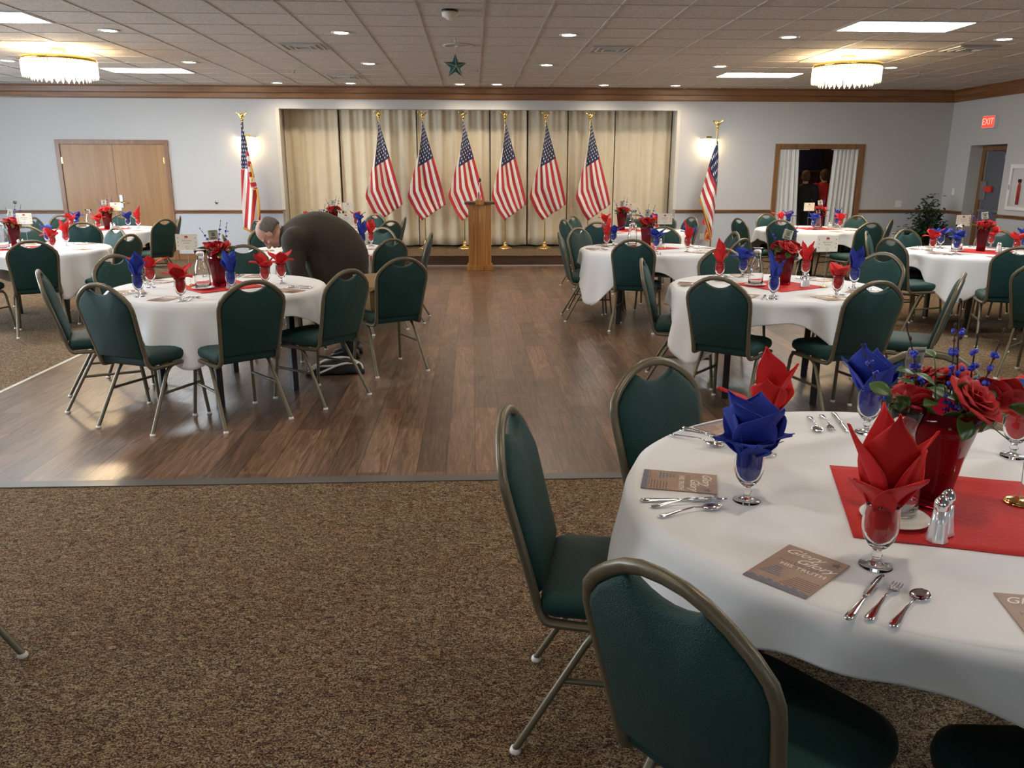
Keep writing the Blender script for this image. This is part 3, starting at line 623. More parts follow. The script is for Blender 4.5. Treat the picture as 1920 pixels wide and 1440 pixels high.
# ================================================================== FURNITURE
def outline(n=10):
    # half of the back's outer outline (x>=0) from the bottom to the crown, in (x, height)
    return [(.187,.44),(.190,.53),(.199,.65),(.208,.745),(.209,.785),(.200,.822),(.172,.857),(.132,.889),(.090,.914),(.048,.928),(.0,.932)]
def back_pt(x, z, d=0):
    # leaning plane of the back; d is the distance out of it towards the sitter
    k = (z-.44)/.49; y = -.205-.125*k
    return Vector((x, y+d*.97, z+d*.245))
def chair_proto():
    t = empty('banquet_chair'); tag(t, 'x', 'chair')
    H = outline()
    # frame: one tube over the crown, down both sides and forward under the seat
    right = [back_pt(x, z) for x, z in H]
    side = bend([right[1], right[0], Vector((.196,-.185,.405)), Vector((.200,-.10,.402)), Vector((.203,.17,.402))], .045, 4)
    path = side[::-1] + right[2:]
    path = path + [Vector((-p.x, p.y, p.z)) for p in path[::-1][1:]]
    MB().tube(path, .016, 8, sq=.8).build('back_frame', 'frame', t)
    # upholstered back with the dip of the hand hold at its top
    inner = []
    for x, z in H:
        xi = x-.010 if x > .05 else x*.93; zi = z-.012 if z > .8 else z
        if z < .45: zi = .475
        if x < .085 and z > .9: zi = z-.014-.030*(math.cos(min(1, x/.082)*math.pi/2)**.8)
        inner.append((xi, zi))
    tops = [(.090,.899),(.074,.889),(.054,.878),(.028,.870),(0,.867)]
    inner = [p for p in inner if not (p[0] < .092 and p[1] > .86)] + tops
    full = inner + [(-x, z) for x, z in inner[::-1][1:]]
    cx, cz = 0, .68
    def ring(s, d, bow=0): return [back_pt(cx+(x)*s, cz+(z-cz)*s, d) for x, z in full]
    n = len(full); rg = [ring(.95,-.017), ring(1.0,-.010), ring(1.0,.006), ring(.965,.020), ring(.85,.030), ring(.5,.036)]
    m = MB().rings(rg, False, False); k0 = len(m.v); 
    m.v.append(back_pt(0,cz,-.018)); m.v.append(back_pt(0,cz,.037)); last = len(rg)-1
    for k in range(n): m.f.append(((k+1)%n, k, k0)); m.sm.append(True); m.f.append((last*n+k, last*n+(k+1)%n, k0+1)); m.sm.append(True)
    m.build('backrest', 'green', t)
    # seat cushion
    def rr(hx, y0, y1, r, z, s=1.0, m_=6):
        pts = []
        for cx_, cy_, a0, rad in ((hx-r, y1-r, 0, r), (-hx+r, y1-r, 90, r), (-hx+.035, y0+.035, 180, .035), (hx-.035, y0+.035, 270, .035)):
            for k in range(m_+1):
                a = R(a0+90*k/m_); pts.append(Vector(((cx_+rad*math.cos(a))*s, (cy_+rad*math.sin(a))*s, z)))
        return pts
    rg = [rr(.195,-.195,.235,.085,.418,.97), rr(.205,-.20,.245,.09,.432), rr(.210,-.20,.25,.095,.452), rr(.205,-.20,.245,.09,.474), rr(.195,-.19,.235,.085,.486,.97), rr(.16,-.16,.20,.07,.494,.9), rr(.1,-.1,.12,.05,.498,.6)]
    MB().rings(rg).build('seat', 'green', t)
    # legs: rear leg leans back from under the seat, front leg comes down at its front
    for s in (-1, 1):
        rear = bend([(s*.192,.09,.398), (s*.192,-.045,.398), (s*.222,-.262,.012)], .07, 5)
        front = bend([(s*.190,.09,.397), (s*.190,.205,.397), (s*.212,.245,.012)], .055, 5)
        for nm, pth, f in (('rear', rear, (s*.222,-.262)), ('front', front, (s*.212,.245))):
            l = MB().tube(pth, .0125, 8, sq=.85).build('leg', 'frame', t)
            MB().lathe([(0,0),(.016,0),(.017,.006),(.014,.016),(0,.018)], 12, (f[0], f[1], 0)).build('glide', 'glide', l)
        MB().tube([(s*.205,-.135,.235),(s*.198,.222,.235)], .009, 6).build('stretcher', 'frame', t)
    MB().box((-.185,-.03,.395), (.185,0,.417)).box((-.185,.14,.395), (.185,.17,.417)).build('seat_rail', 'frame', t)
    return t

TABLES = {  # name: (x, y, cloth corner bearing, phrase)
 'front':      (1.17, 1.92, 192, 'the foreground table'),
 'left_near':  (-1.85, 5.93, -89, 'table nearest the man'),
 'left_mid':   (-1.62, 8.80, -120, 'table behind the man'),
 'left_far':   (-2.09, 11.85, -110, 'table left of lectern'),
 'left_edge':  (-4.75, 9.00, -46, 'left edge table'),
 'wood_doors': (-5.25, 11.95, -60, 'double doors table'),
 'right_near': (2.22, 5.80, 207, 'nearest right aisle table'),
 'right_mid':  (1.93, 8.75, 212, 'middle right aisle table'),
 'right_far':  (2.30, 11.50, 225, 'far right aisle table'),
 'doorway':    (4.95, 11.77, 230, 'curtained opening table'),
 'right_edge': (5.38, 8.30, -138, 'potted plant table')}
def dirname(b):
    b = (b+360) % 360
    return ['right','far right','far','far left','left','near left','near','near right'][int((b+22.5)//45) % 8]
CH = {
 'front': [(168,1.11),(-140,1.12,36),(123,.99),(60,1.06),(-95,1.12)],
 'left_near': [(-108,1.17,66),(-157,1.13),(-63,1.14,130),(-25,1.12,145),(150,1.13),(98,1.42),(78,1.44)],
 'left_mid': [(-45,1.18),(-4,1.18),(55,1.0),(-165,1.0),(95,1.05),(140,1.05)],
 'left_far': [(-42,1.35),(-1,1.12),(-136,1.10),(100,1.05),(55,1.05)],
 'left_edge': [(-63,1.23),(-16,1.22),(55,.98),(121,1.15),(-108,1.15)],
 'wood_doors': [(-79,1.24),(-28,1.18),(14,1.0),(98,.95),(185,.95),(150,1.0)],
 'right_near': [(164,.98),(-130,1.06),(-77,1.08),(-35,1.21),(94,1.09),(30,1.32)],
 'right_mid': [(-112,.99),(179,1.0),(133,1.03),(69,1.0),(3,.95),(-49,1.13)],
 'right_far': [(-126,1.15),(145,1.0),(-162,1.10),(78,.95),(18,.95),(60,1.4)],
 'doorway': [(-166,1.20),(-135,1.0),(111,.95),(24,1.0),(-77,1.31),(-35,1.10)],
 'right_edge': [(149,1.15),(-165,1.22),(110,1.0),(50,1.0),(-111,1.42),(20,1.1)]}
proto = chair_proto()
def chair_at(x, y, face, label, group):
    return inst(proto, (x, y, .003 if (FX0 < x < FX1 and FY0 < y < FY1) else 0), R(face-90), label, group)
for tn, L in CH.items():
    tx, ty, _, ph = TABLES[tn]
    for c in L:
        b, r = c[0], c[1]; px, py = tx+r*math.cos(R(b)), ty+r*math.sin(R(b)); face = c[2] if len(c) > 2 else b+180
        x, y = px+.33*math.cos(R(face)), py+.33*math.sin(R(face))
        d = dirname(b); col = 'seen from behind' if d in ('near','near left','near right') else ('seen edge on' if d in ('left','right') else 'facing the camera')
        chair_at(x, y, face, 'green banquet chair %s, %s side of %s' % (col, d, ph), 'green banquet chairs')
# chairs that stand apart
chair_at(-.70, 6.50, 120, 'green banquet chair with an open cardboard box on its seat', 'green banquet chairs')
chair_at(-1.80, 2.24, 178, 'green banquet chair cut by the left edge, one leg on the carpet', 'green banquet chairs')
chair_at(4.46, 5.95, 40, 'green banquet chair at the right edge, its back to the camera', 'green banquet chairs')
chair_at(5.15, 6.80, 205, 'green banquet chair cut by the right edge, behind the dark chair', 'green banquet chairs')

def hangf(th, corner):
    f = (.5+.5*math.cos(4*(th-corner)))**1.6
    return f
def cloth_mesh(corner, seed, side=.15, drop=.32, wave=1.0):
    rnd = random.Random(seed); p = [rnd.uniform(0, 6.3) for _ in range(6)]
    n = 144; rings = []; c = R(corner)
    for r in (.02,.2,.4,.6,.72): rings.append([Vector((r*math.cos(2*math.pi*k/n), r*math.sin(2*math.pi*k/n), .765+(.0006*math.sin(9*k/n*6.28+r*30) if r > .1 else 0))) for k in range(n)])
    for i, s in enumerate((0,.03,.08,.16,.26,.38,.5,.62,.74,.86,.95,1.0)):
        g = []
        for k in range(n):
            th = 2*math.pi*k/n; f = hangf(th, c); h = side+drop*f + .012*math.sin(5*th+p[0])
            dz = s*h; cr = min(dz, .028)
            # folds: cone folds beside each corner, soft waves elsewhere
            w = .5+.5*math.cos(4*(th-c)); fold = .085*f*s**1.1 + wave*.030*s*math.sin(13*th+p[1])*(.35+.65*(1-f)) + wave*.016*s*math.sin(22*th+p[2]) - wave*.028*s*max(0, math.sin(8*(th-c)))**2
            r = max(.742+.012*s, .735 + .030*math.sin(min(1, dz/.028)*math.pi/2) + fold)
            z = .765 - (.028*(1-math.cos(min(1, dz/.028)*math.pi/2)) if dz < .028 else dz)
            g.append(Vector((r*math.cos(th), r*math.sin(th), z)))
        rings.append(g)
    return MB().rings(rings, True, False)
for i, (tn, (tx, ty, corner, ph)) in enumerate(TABLES.items()):
    t = empty('round_table', (tx, ty, .002), R(corner+45)); tag(t, 'round banquet table with black legs, %s' % ph, 'table', 'round banquet tables')
    MB().lathe([(0,.735),(.725,.735),(.735,.742),(.735,.752),(.725,.759),(0,.759)], 48).build('tabletop', 'black', t)
    for sx in (-1,1):
        for sy in (-1,1): MB().box((sx*.42-.022, sy*.30-.022, 0), (sx*.42+.022, sy*.30+.022, .735), .004).build('leg', 'black', t)
        MB().box((sx*.42-.016,-.30,.64), (sx*.42+.016,.30,.70)).build('crossbar', 'black', t)
        MB().box((-.42,sx*.30-.014,.655), (.42,sx*.30+.014,.70)).build('apron', 'black', t)
    cm = cloth_mesh(corner, i*5+2, wave=(.35 if tn == 'front' else 1), side=(.095 if tn == 'front' else .15), drop=(.20 if tn == 'front' else {'right_mid':.40,'left_near':.26,'right_near':.34}.get(tn,.30))).build('tablecloth', 'cloth', None, (tx, ty, .001), solid=.0012)
    tag(cm, 'white cloth draped over %s' % ph, 'tablecloth', 'white tablecloths')

# ================================================================== TABLEWARE
TZ = .7668
def goblet_proto():
    t = empty('water_goblet'); tag(t, 'x', 'glass')
    out = [(0,0),(.034,0),(.0355,.002),(.033,.0045),(.018,.008),(.009,.013),(.0075,.020),(.0115,.025),(.0115,.029),(.008,.034),(.010,.040),(.021,.050),(.031,.066),(.0365,.085),(.0375,.102),(.0355,.122),(.0345,.142),(.0352,.150)]
    inn = [(.0332,.150),(.0325,.142),(.0335,.122),(.0355,.102),(.0345,.086),(.029,.068),(.019,.055),(.008,.048),(0,.047)]
    MB().lathe(out+inn, 28).build('bowl', 'glass', t); return t
def napkin_proto(kind, m):
    # a folded napkin: gathered stuffing inside the glass and pointed leaves fanning out above it
    spec = {  # bearing, lean, length, half width, curl, droop
     'fan':  [(10,30,.155,.050,.6,.02),(75,42,.135,.045,.5,.04),(140,34,.150,.050,.6,.02),(205,48,.125,.045,.4,.05),(265,28,.150,.048,.6,.02),(325,44,.130,.045,.5,.04)],
     'tulip':[(20,12,.170,.045,.7,.0),(110,18,.150,.046,.7,.01),(200,14,.165,.045,.7,.0),(285,24,.135,.046,.6,.02)],
     'wings':[(0,46,.175,.048,.4,.035),(180,46,.170,.048,.4,.035),(90,22,.120,.046,.6,.01),(270,26,.115,.048,.6,.02)],
     'flame':[(90,10,.195,.040,.7,.0),(215,20,.150,.042,.6,.01),(330,24,.140,.042,.6,.02)]}[kind]
    mb = MB(); 
    mb.lathe([(0,.056),(.010,.057),(.019,.066),(.026,.082),(.029,.100),(.027,.122),(.024,.140),(.027,.152)], 30, mod=lambda a, z: 1-.10*(z/.15)*math.cos(5*a)-.05*math.cos(9*a+z*60))
    for j, (b, lean, ln, hw, curl, dr) in enumerate(spec):
        b, lean = R(b), R(lean); dx, dy = math.cos(b), math.sin(b)
        def P(u, v, b=b, lean=lean, ln=ln, hw=hw, curl=curl, dr=dr, dx=dx, dy=dy, j=j):
            q = (v-.5)*2; w = hw*(.42+1.15*u)*(1-u**3.2) + .002
            if u < .25: w = max(w, .016+.05*u)
            r = .014 + ln*math.sin(lean)*u**1.25; z = .135 + ln*math.cos(lean)*u - dr*u**3
            r -= curl*w*(q*q)*.55; tw = q*w + .006*math.sin(u*7+j)
            r += .004*math.sin(q*5+j*2+u*6); z -= .010*q*q*u
            return (dx*r-dy*tw, dy*r+dx*tw, z)
        mb.grid(P, 12, 8)
    o = mb.build('folded_napkin', m, solid=.0016); tag(o, 'x', 'napkin'); return o
gob = goblet_proto()
NAPS = {(k, c): napkin_proto(k, c) for k in ('fan','tulip','wings','flame') for c in ('red_cloth','blue_cloth')}
def big_napkin(name, m, spec, z0=.13, rr=.014):
    mb = MB(); mb.lathe([(0,.056),(.012,.057),(.021,.066),(.028,.082),(.0305,.100),(.029,.122),(.027,.140),(.030,.152)], 36, mod=lambda a, z: 1-.09*(z/.15)*math.cos(5*a+1)-.05*math.cos(9*a+z*60))
    for j, (b, lean, ln, hw, curl, dr, tip) in enumerate(spec):
        b, lean = R(b), R(lean); dx, dy = math.cos(b), math.sin(b)
        def P(u, v, lean=lean, ln=ln, hw=hw, curl=curl, dr=dr, dx=dx, dy=dy, j=j, tip=tip):
            q = (v-.5)*2; prof = (math.sin(math.pi*min(1, .12+u*.62))**.8) * (1-max(0, (u-tip)/(1-tip))**1.25)
            w = max(.003, hw*prof); r = rr+ln*math.sin(lean)*u**1.15; z = z0+ln*math.cos(lean)*u-dr*u**2.6
            r -= curl*w*(abs(q)**1.8)*.8; tw = q*w
            r += .003*math.sin(q*4+j*2+u*5); z -= .008*q*q*u
            return (dx*r-dy*tw, dy*r+dx*tw, z)
        mb.grid(P, 18, 12)
    o = mb.build('folded_napkin', m, solid=.0018); tag(o, 'x', 'napkin'); return o

PL = {  # goblets per table: (x, y, colour, napkin kind)
 'left_near': [(-2.235,5.458,'b','tulip'),(-2.325,5.90,'r','wings'),(-1.883,5.24,'r','fan'),(-1.675,5.633,'b','tulip'),(-1.507,5.90,'r','fan'),(-1.43,6.07,'r','fan')],
 'right_near': [(1.892,6.093,'r','flame'),(2.146,6.308,'b','fan'),(1.988,5.209,'b','flame'),(2.443,5.262,'r','wings'),(2.758,5.683,'b','tulip'),(2.607,6.194,'r','tulip')],
 'right_mid': [(1.486,8.968,'r','flame'),(1.60,9.18,'b','wings'),(1.92,8.42,'b','fan'),(2.25,8.40,'r','flame'),(2.38,8.85,'b','fan')],
 'right_edge': [(4.83,8.30,'r','fan'),(5.16,8.72,'b','wings'),(4.98,8.12,'b','fan'),(5.72,8.70,'r','fan'),(5.55,8.02,'r','wings'),(5.88,8.40,'b','fan')],
 'left_edge': [(-4.54,9.30,'r','tulip'),(-4.80,9.42,'b','wings'),(-4.40,8.72,'r','fan')],
 'wood_doors': [(-5.20,11.60,'r','fan'),(-5.02,12.16,'b','fan'),(-4.86,12.12,'r','flame'),(-5.72,12.10,'b','fan'),(-5.62,11.72,'r','fan')],
 'doorway': [(4.66,12.16,'r','wings'),(4.80,12.22,'b','fan'),(4.93,11.58,'b','fan'),(5.26,12.15,'r','fan'),(5.34,11.62,'r','fan'),(5.46,12.0,'b','tulip')],
 'left_mid': [(-1.20,8.90,'b','tulip'),(-1.14,9.16,'r','tulip'),(-2.0,9.0,'b','fan')],
 'left_far': [(-1.62,11.75,'b','fan'),(-1.70,12.05,'r','fan'),(-2.4,12.1,'r','fan')],
 'right_far': [(1.86,11.40,'r','fan'),(2.22,11.92,'b','wings'),(2.64,11.80,'b','wings'),(2.55,11.2,'r','fan')]}
rnd = random.Random(3)
def place_goblet(x, y, c, kind, ph, d, nap=None, rz=None, z=None):
    cn = {'r':'red','b':'blue'}[c]; z = TZ if z is None else z
    inst(gob, (x, y, z), 0, 'stemmed goblet with %s napkin, %s side of %s' % (cn, d, ph), 'water goblets')
    n = nap or NAPS[(kind, 'red_cloth' if c == 'r' else 'blue_cloth')]
    inst(n, (x, y, z), rnd.uniform(0, 6.28) if rz is None else rz, '%s folded napkin in goblet, %s side of %s' % (cn, d, ph), 'folded napkins')
for tn, L in PL.items():
    tx, ty, _, ph = TABLES[tn]
    for x, y, c, k in L: place_goblet(x, y, c, k, ph, dirname(math.degrees(math.atan2(y-ty, x-tx))))

def vase_proto(flare=1.0, h=.25):
    t = empty('flower_vase'); tag(t, 'x', 'vase')
    def sq(s, z, r=.35):
        return [Vector((s*(abs(math.cos(a))**.55)*(1 if math.cos(a) > 0 else -1), s*(abs(math.sin(a))**.55)*(1 if math.sin(a) > 0 else -1), z)) for a in [2*math.pi*(k+.5)/28 for k in range(28)]]
    o = [sq(.040,0), sq(.043,.004), sq(.044,.05), sq(.048+.004*flare,h*.45), sq(.052+.012*flare,h*.75), sq(.055+.022*flare,h)]
    i = [sq(.051+.022*flare,h), sq(.048+.012*flare,h*.75), sq(.044+.004*flare,h*.45), sq(.040,.055), sq(.036,.022)]
    MB().rings(o+i).build('vase_body', 'red_glass', t)
    return t
def rose_proto():
    t = empty('red_rose'); tag(t, 'x', 'flower')
    m = MB(); rnd = random.Random(5)
    for ring, (n, tilt, ln, w, r0) in enumerate(((3,6,.030,.016,.003),(4,16,.036,.021,.008),(5,32,.040,.026,.013),(6,54,.042,.029,.017))):
        for k in range(n):
            b = 2*math.pi*(k+.37*ring)/n + rnd.uniform(-.15,.15); dx, dy = math.cos(b), math.sin(b); tl = R(tilt+rnd.uniform(-5,5))
            def P(u, v):
                q = (v-.5)*2; ww = w*(.35+.9*math.sin(math.pi*(.15+.62*u)))*(1 if u < .8 else 1-.5*((u-.8)/.2)**2)
                cup = math.sin(u*math.pi*.5); r = r0*(.3+.7*cup)+ln*math.sin(tl)*u + (.008*max(0,u-.75)*4 if ring > 0 else 0)
                z = ln*math.cos(tl)*u + .004 - (.006*max(0,u-.8)*5 if ring > 1 else 0)
                r -= .5*ww*q*q*.9; tw = q*ww
                return (dx*r-dy*tw, dy*r+dx*tw, z+.003*math.sin(q*3+k))
            m.grid(P, 7, 6)
    m.build('bloom', 'rose', t, solid=.0008)
    MB().tube([(0,0,.004),(0,0,-.02),(.004,0,-.05)], .0028, 6).build('stem', 'leaf', t)
    m = MB()
    for k in range(3):
        a = 2.1*k; c, s_ = math.cos(a), math.sin(a)
        def P(u, v, c=c, s_=s_):
            q = (v-.5)*2; w = .021*math.sin(math.pi*min(1, u*.96+.03))**.8; r = .018+.055*u; z = -.008-.012*u*u-.01*u+.004*abs(q)
            return (c*r-s_*q*w, s_*r+c*q*w, z)
        m.grid(P, 8, 4)
    m.build('leaf', 'leaf', t, solid=.0006); return t
def carafe_proto():
    t = empty('glass_carafe'); tag(t, 'x', 'carafe')
    o = [(0,0),(.050,0),(.053,.006),(.053,.04),(.052,.10),(.046,.14),(.030,.185),(.0265,.205),(.030,.225),(.042,.262),(.043,.268)]
    i = [(.040,.267),(.0275,.225),(.0245,.205),(.0275,.187),(.043,.14),(.0495,.10),(.050,.04),(.047,.009),(0,.008)]
    MB().lathe(o+i, 32, mod=lambda a, z: 1+.012*math.sin(z*230)*(1 if .05 < z < .18 else 0)).build('carafe_body', 'glass', t)
    s = MB().lathe([(0,-.002),(.045,-.002),(.05,.002),(.078,.010),(.080,.013),(.076,.014),(.05,.007),(0,.006)], 36).build('saucer', 'china'); return t, s
def shaker_proto():
    t = empty('salt_shaker'); tag(t, 'x', 'shaker')
    f = lambda a, z: 1+.05*math.cos(8*a)*(1-z/.08)
    MB().lathe([(0,0),(.020,0),(.0215,.004),(.019,.012),(.0155,.04),(.0125,.072),(0,.073)], 32, mod=f).build('shaker_body', 'salt', t)
    MB().lathe([(.0137,.069),(.0145,.071),(.0145,.082),(.013,.088),(.008,.096),(.004,.100),(0,.101)], 24).build('cap', 'silver', t); return t
def twig_proto(seed, h=.24):
    t = empty('berry_twig'); tag(t, 'x', 'twig'); r = random.Random(seed)
    lean = r.uniform(-.04,.04); ly = r.uniform(-.03,.03)
    pts = [Vector((lean*u*u, ly*u, h*u)) for u in [k/6 for k in range(7)]]
    m = MB().tube(pts, .0016, 5)
    for k in range(6):
        u = .25+.75*k/5; m.ball((lean*u*u+r.uniform(-.004,.004), ly*u, h*u), .0035, 6, 4, (1,1,1.5))
    m.build('stem', 'twig', t); m = MB()
    for k in range(5):
        u = .1+.62*k/4+r.uniform(-.03,.03)
        for q in range(4): m.ball((lean*u*u+r.uniform(-.011,.011), ly*u+r.uniform(-.006,.006), h*u+r.uniform(-.005,.005)), .0052, 7, 5)
    m.build('berries', 'berry', t); return t
def bill_proto():
    t = MB().grid(lambda u, v: (.033*(v-.5)*2, .004*math.sin(v*5)+.006*math.sin(u*3), u*.07), 8, 8).build('rolled_banknote', 'bill', solid=.0008); tag(t, 'x', 'banknote')
    MB().box((-.020,-.004,.008), (.020,-.0022,.017)).box((-.012,-.005,.025), (.012,-.0032,.050)).box((-.024,-.007,.058), (.024,-.004,.064)).build('printed_marks', 'bill_ink', t)
    MB().tube([(0,.004,0),(0,.004,-.10)], .0012, 5).build('pick', 'twig', t); return t
def cardholder_proto():
    t = empty('card_holder'); tag(t, 'x', 'place card holder')
    MB().lathe([(0,0),(.027,0),(.028,.003),(.018,.009),(0,.011)], 28).build('weight', 'gold', t)
    MB().tube([(0,0,.01),(0,0,.26)], .0011, 5).build('wire', 'steel', t)
    c = MB().box((-.080,-.001,.255), (.080,.001,.370)).build('card', 'card', t)
    ink = MB()
    for sx in (-1,1):
        for z in (.285,.312,.342): ink.lathe([(0,0),(.0045,0)], 6, (0,0,0)).xf(Matrix.Identity(4)) if False else ink.box((sx*.064-.003,-.0016,z-.003), (sx*.064+.003,-.0011,z+.003))
    ink.build('card_stars', 'ink_blue', c)
    e = MB().box((-.012,-.0017,.346), (.008,-.0011,.358)).box((-.012,-.0017,.338), (-.007,-.0011,.346)).box((.001,-.0017,.338), (.006,-.0011,.346)).box((.008,-.0017,.343), (.012,-.0011,.354))
    e.build('elephant_emblem', 'ink_red', c)
    text('card_lettering', 'President', .013, 'ink_grey', c, (0,-.0012,.306), (R(90),0,0), ext=.0002); text('card_lettering', 'Bill & Dawn', .015, 'ink_grey', c, (0,-.0012,.323), (R(90),0,0), ext=.0002, shear=.2)
    m = MB().lathe([(.0085,0),(.0105,0)], 18).xf(Matrix.Translation((0,-.0014,.275)) @ Matrix.Rotation(R(90),4,'X')); m.build('seal', 'ink_grey', c)
    return t
vases = vase_proto(.5); rose = rose_proto(); carafe, saucer = carafe_proto(); shaker = shaker_proto(); twigs = [twig_proto(1,.20), twig_proto(2,.23), twig_proto(3,.22)]; bill = bill_proto(); holder = cardholder_proto()
tag(saucer, 'x', 'saucer')
CP = {  # vase x,y; carafe x,y; card x,y(facing camera); bill dx
 'left_near': ((-1.84,5.92),(-1.92,5.79),(-2.07,5.98)), 'right_near': ((2.30,5.85),(2.08,5.82),(2.55,5.72)),
 'right_mid': ((1.93,8.95),(1.80,9.10),(2.09,8.8)), 'right_edge': ((5.38,8.34),(5.13,8.36),(5.21,8.44)),
 'left_edge': ((-4.96,9.06),(-4.98,8.86),(-4.80,9.0)), 'wood_doors': ((-5.22,11.95),(-5.47,11.95),(-5.08,11.95)),
 'doorway': ((5.12,11.85),(5.04,11.72),(4.93,11.80)), 'left_mid': ((-1.62,8.85),(-1.80,8.78),(-1.36,8.86)),
 'left_far': ((-2.0,11.9),(-2.15,11.8),(-1.79,11.9)), 'right_far': ((2.12,11.55),(2.30,11.6),(2.27,11.68))}
for tn, (v, c, k) in CP.items():
    tx, ty, cn_, ph = TABLES[tn]
    sqx, sqy = ((v[0]+tx)/2, (v[1]+ty)/2)
    o = MB().grid(lambda u, w: ((u-.5)*.49, (w-.5)*.49, .0012+.0012*math.sin(u*9+w*4)), 12, 12).build('table_square', 'red_square', None, (sqx, sqy, TZ+.0015), solid=.001, rot=(0,0,R({'left_near':42,'right_near':28}.get(tn, 20+len(tn)*11))))
    tag(o, 'red cloth square lying under the flowers on %s' % ph, 'cloth', 'red table squares'); zz = TZ+.0045
    inst(vases, (v[0], v[1], zz), rnd.uniform(0,1.5), 'tall dark red glass vase with roses on %s' % ph, 'red glass vases')
    for j in range(5):
        a = 2*math.pi*j/5+rnd.uniform(-.3,.3); rr_ = .062 if j < 5 else 0
        inst(rose, (v[0]+rr_*math.cos(a), v[1]+rr_*math.sin(a), zz+.262+rnd.uniform(-.012,.012)), rnd.uniform(0,6), 'dark red silk rose in the vase on %s' % ph, 'red roses', tilt=(R(-42)*math.sin(a), R(42)*math.cos(a)))
    inst(rose, (v[0], v[1], zz+.285), 1.0, 'topmost dark red silk rose in the vase, %s' % ph, 'red roses')
    for j in range(3): inst(twigs[j], (v[0]-.03+.03*j, v[1]+.03, zz+.235), rnd.uniform(-.6,.6), 'twig with buds standing among the roses on %s' % ph, 'berry twigs', tilt=(rnd.uniform(-.15,.1), (j-1)*.35))
    inst(bill, (v[0]-.01, v[1]-.02, zz+.335), rnd.uniform(-.5,.5), 'folded banknote on a pick above the roses on %s' % ph, 'folded banknotes', tilt=(R(-8), R(rnd.uniform(-15,15))))
    inst(saucer, (c[0], c[1], TZ+.005), 0, 'white saucer under the water carafe on %s' % ph, 'white saucers'); inst(carafe, (c[0], c[1], TZ+.012), 0, 'clear ribbed glass water carafe on %s' % ph, 'glass carafes')
    inst(holder, (k[0], k[1], TZ+.004), R(rnd.uniform(-6,6)), 'cream place card on a wire holder on %s' % ph, 'place cards')
    for j, w in enumerate(('left','right')):
        inst(shaker, (v[0]+.10+.035*j, v[1]-.13+.02*j, TZ+.004), 0, 'glass shaker with steel cap, %s of the pair on %s' % (w, ph), 'salt and pepper shakers')

# cutlery and booklets
def knife_proto():
    t = empty('table_knife'); tag(t, 'x', 'knife')
    MB().rings([[Vector((w*a, y, h*b+.004)) for a, b in ((-1,0),(-.7,.8),(0,1),(.7,.8),(1,0),(.7,-.8),(0,-1),(-.7,-.8))] for y, w, h in ((-.115,.004,.002),(-.108,.0095,.0035),(-.09,.0095,.0035),(-.05,.0065,.003),(-.02,.005,.003),(-.005,.0055,.003))]).build('handle', 'silver', t)
    MB().rings([[Vector((a, y, b+.004)) for a, b in ((-w0,0),(0,.0012),(w1,0),(0,-.0012))] for y, w0, w1 in ((-.006,.005,.005),(.01,.008,.009),(.06,.008,.010),(.095,.006,.009),(.112,.001,.004))]).build('blade', 'silver', t); return t
def spoon_like(name, fork):
    t = empty(name); tag(t, 'x', 'fork' if fork else 'spoon')
    S_ = [(-.10,.003,.0),(-.094,.0095,.001),(-.075,.0095,.002),(-.04,.0045,.006),(0,.003,.010),(.03,.003,.006)]
    MB().rings([[Vector((a*w, y, z+.003+b*.0015)) for a, b in ((-1,0),(-.6,1),(0,1.3),(.6,1),(1,0),(.6,-1),(0,-1.3),(-.6,-1))] for y, w, z in S_]).build('handle', 'silver', t)
    if not fork:
        MB().grid(lambda u, v: ((.019*math.sin(math.pi*(.04+.92*u))**.6)*(v-.5)*2, .028+.055*u, .0065-.006*(1-((v-.5)*2)**2)*math.sin(math.pi*u)+.0005), 12, 10).build('bowl', 'silver', t, solid=.0012)
    else:
        m = MB().grid(lambda u, v: ((.003+.0085*min(1, u*1.7))*(v-.5)*2, .028+.025*u, .0085-.005*u), 6, 4)
        for k in range(4):
            x = -.0088+.0059*k; m.tube([(x,.05,.0038),(x,.068,.0035),(x*1.03,.083,.0062)], [.0016,.0014,.0009], 5)
        m.build('tines', 'silver', t, solid=.001)
    return t
knife = knife_proto(); fork = spoon_like('table_fork', True); spoon = spoon_like('soup_spoon', False)
book = MB().box((-.070,-.100,0), (.070,.100,.0022), .0006).build('programme_booklet', 'book'); tag(book, 'x', 'booklet')
MB().box((-.069,-.099,.00222), (.0,-.02,.00238)).box((-.05,.01,.00222), (.0,.055,.00238)).build('cover_print', 'book_dark', book)
MB().box((-.045,.0,.0024), (.055,.014,.0025)).box((-.05,.04,.0024), (.04,.06,.0025)).build('white_lettering', 'print_white', book)
def setting(tx, ty, ph, cb, cut=True, r=.60, bk=True):
    d = dirname(cb); b = R(cb)
    def at(rr_, db, z): a = b+R(db); return (tx+rr_*math.cos(a), ty+rr_*math.sin(a), z)
    if bk: inst(book, at(r+.0, 1, TZ+.001), b+R(90)+rnd.uniform(-.15,.15), 'brown programme booklet at the %s place of %s' % (d, ph), 'programme booklets')
    if cut:
        for q, (o, nm) in enumerate(((knife,'steel table knife'),(fork,'steel dinner fork'),(spoon,'round bowled steel spoon'))):
            inst(o, at(r+.0, 13+3.4*q, TZ+.0008), b+R(90)+R(13)+rnd.uniform(-.06,.06), '%s at the %s place of %s' % (nm, d, ph), 'table cutlery')
for tn, L in CH.items():
    if tn == 'front': continue
    tx, ty, _, ph = TABLES[tn]
    for c in L: setting(tx, ty, ph, c[0], tn in ('left_near','right_near','right_mid','right_edge','left_edge'), .60)

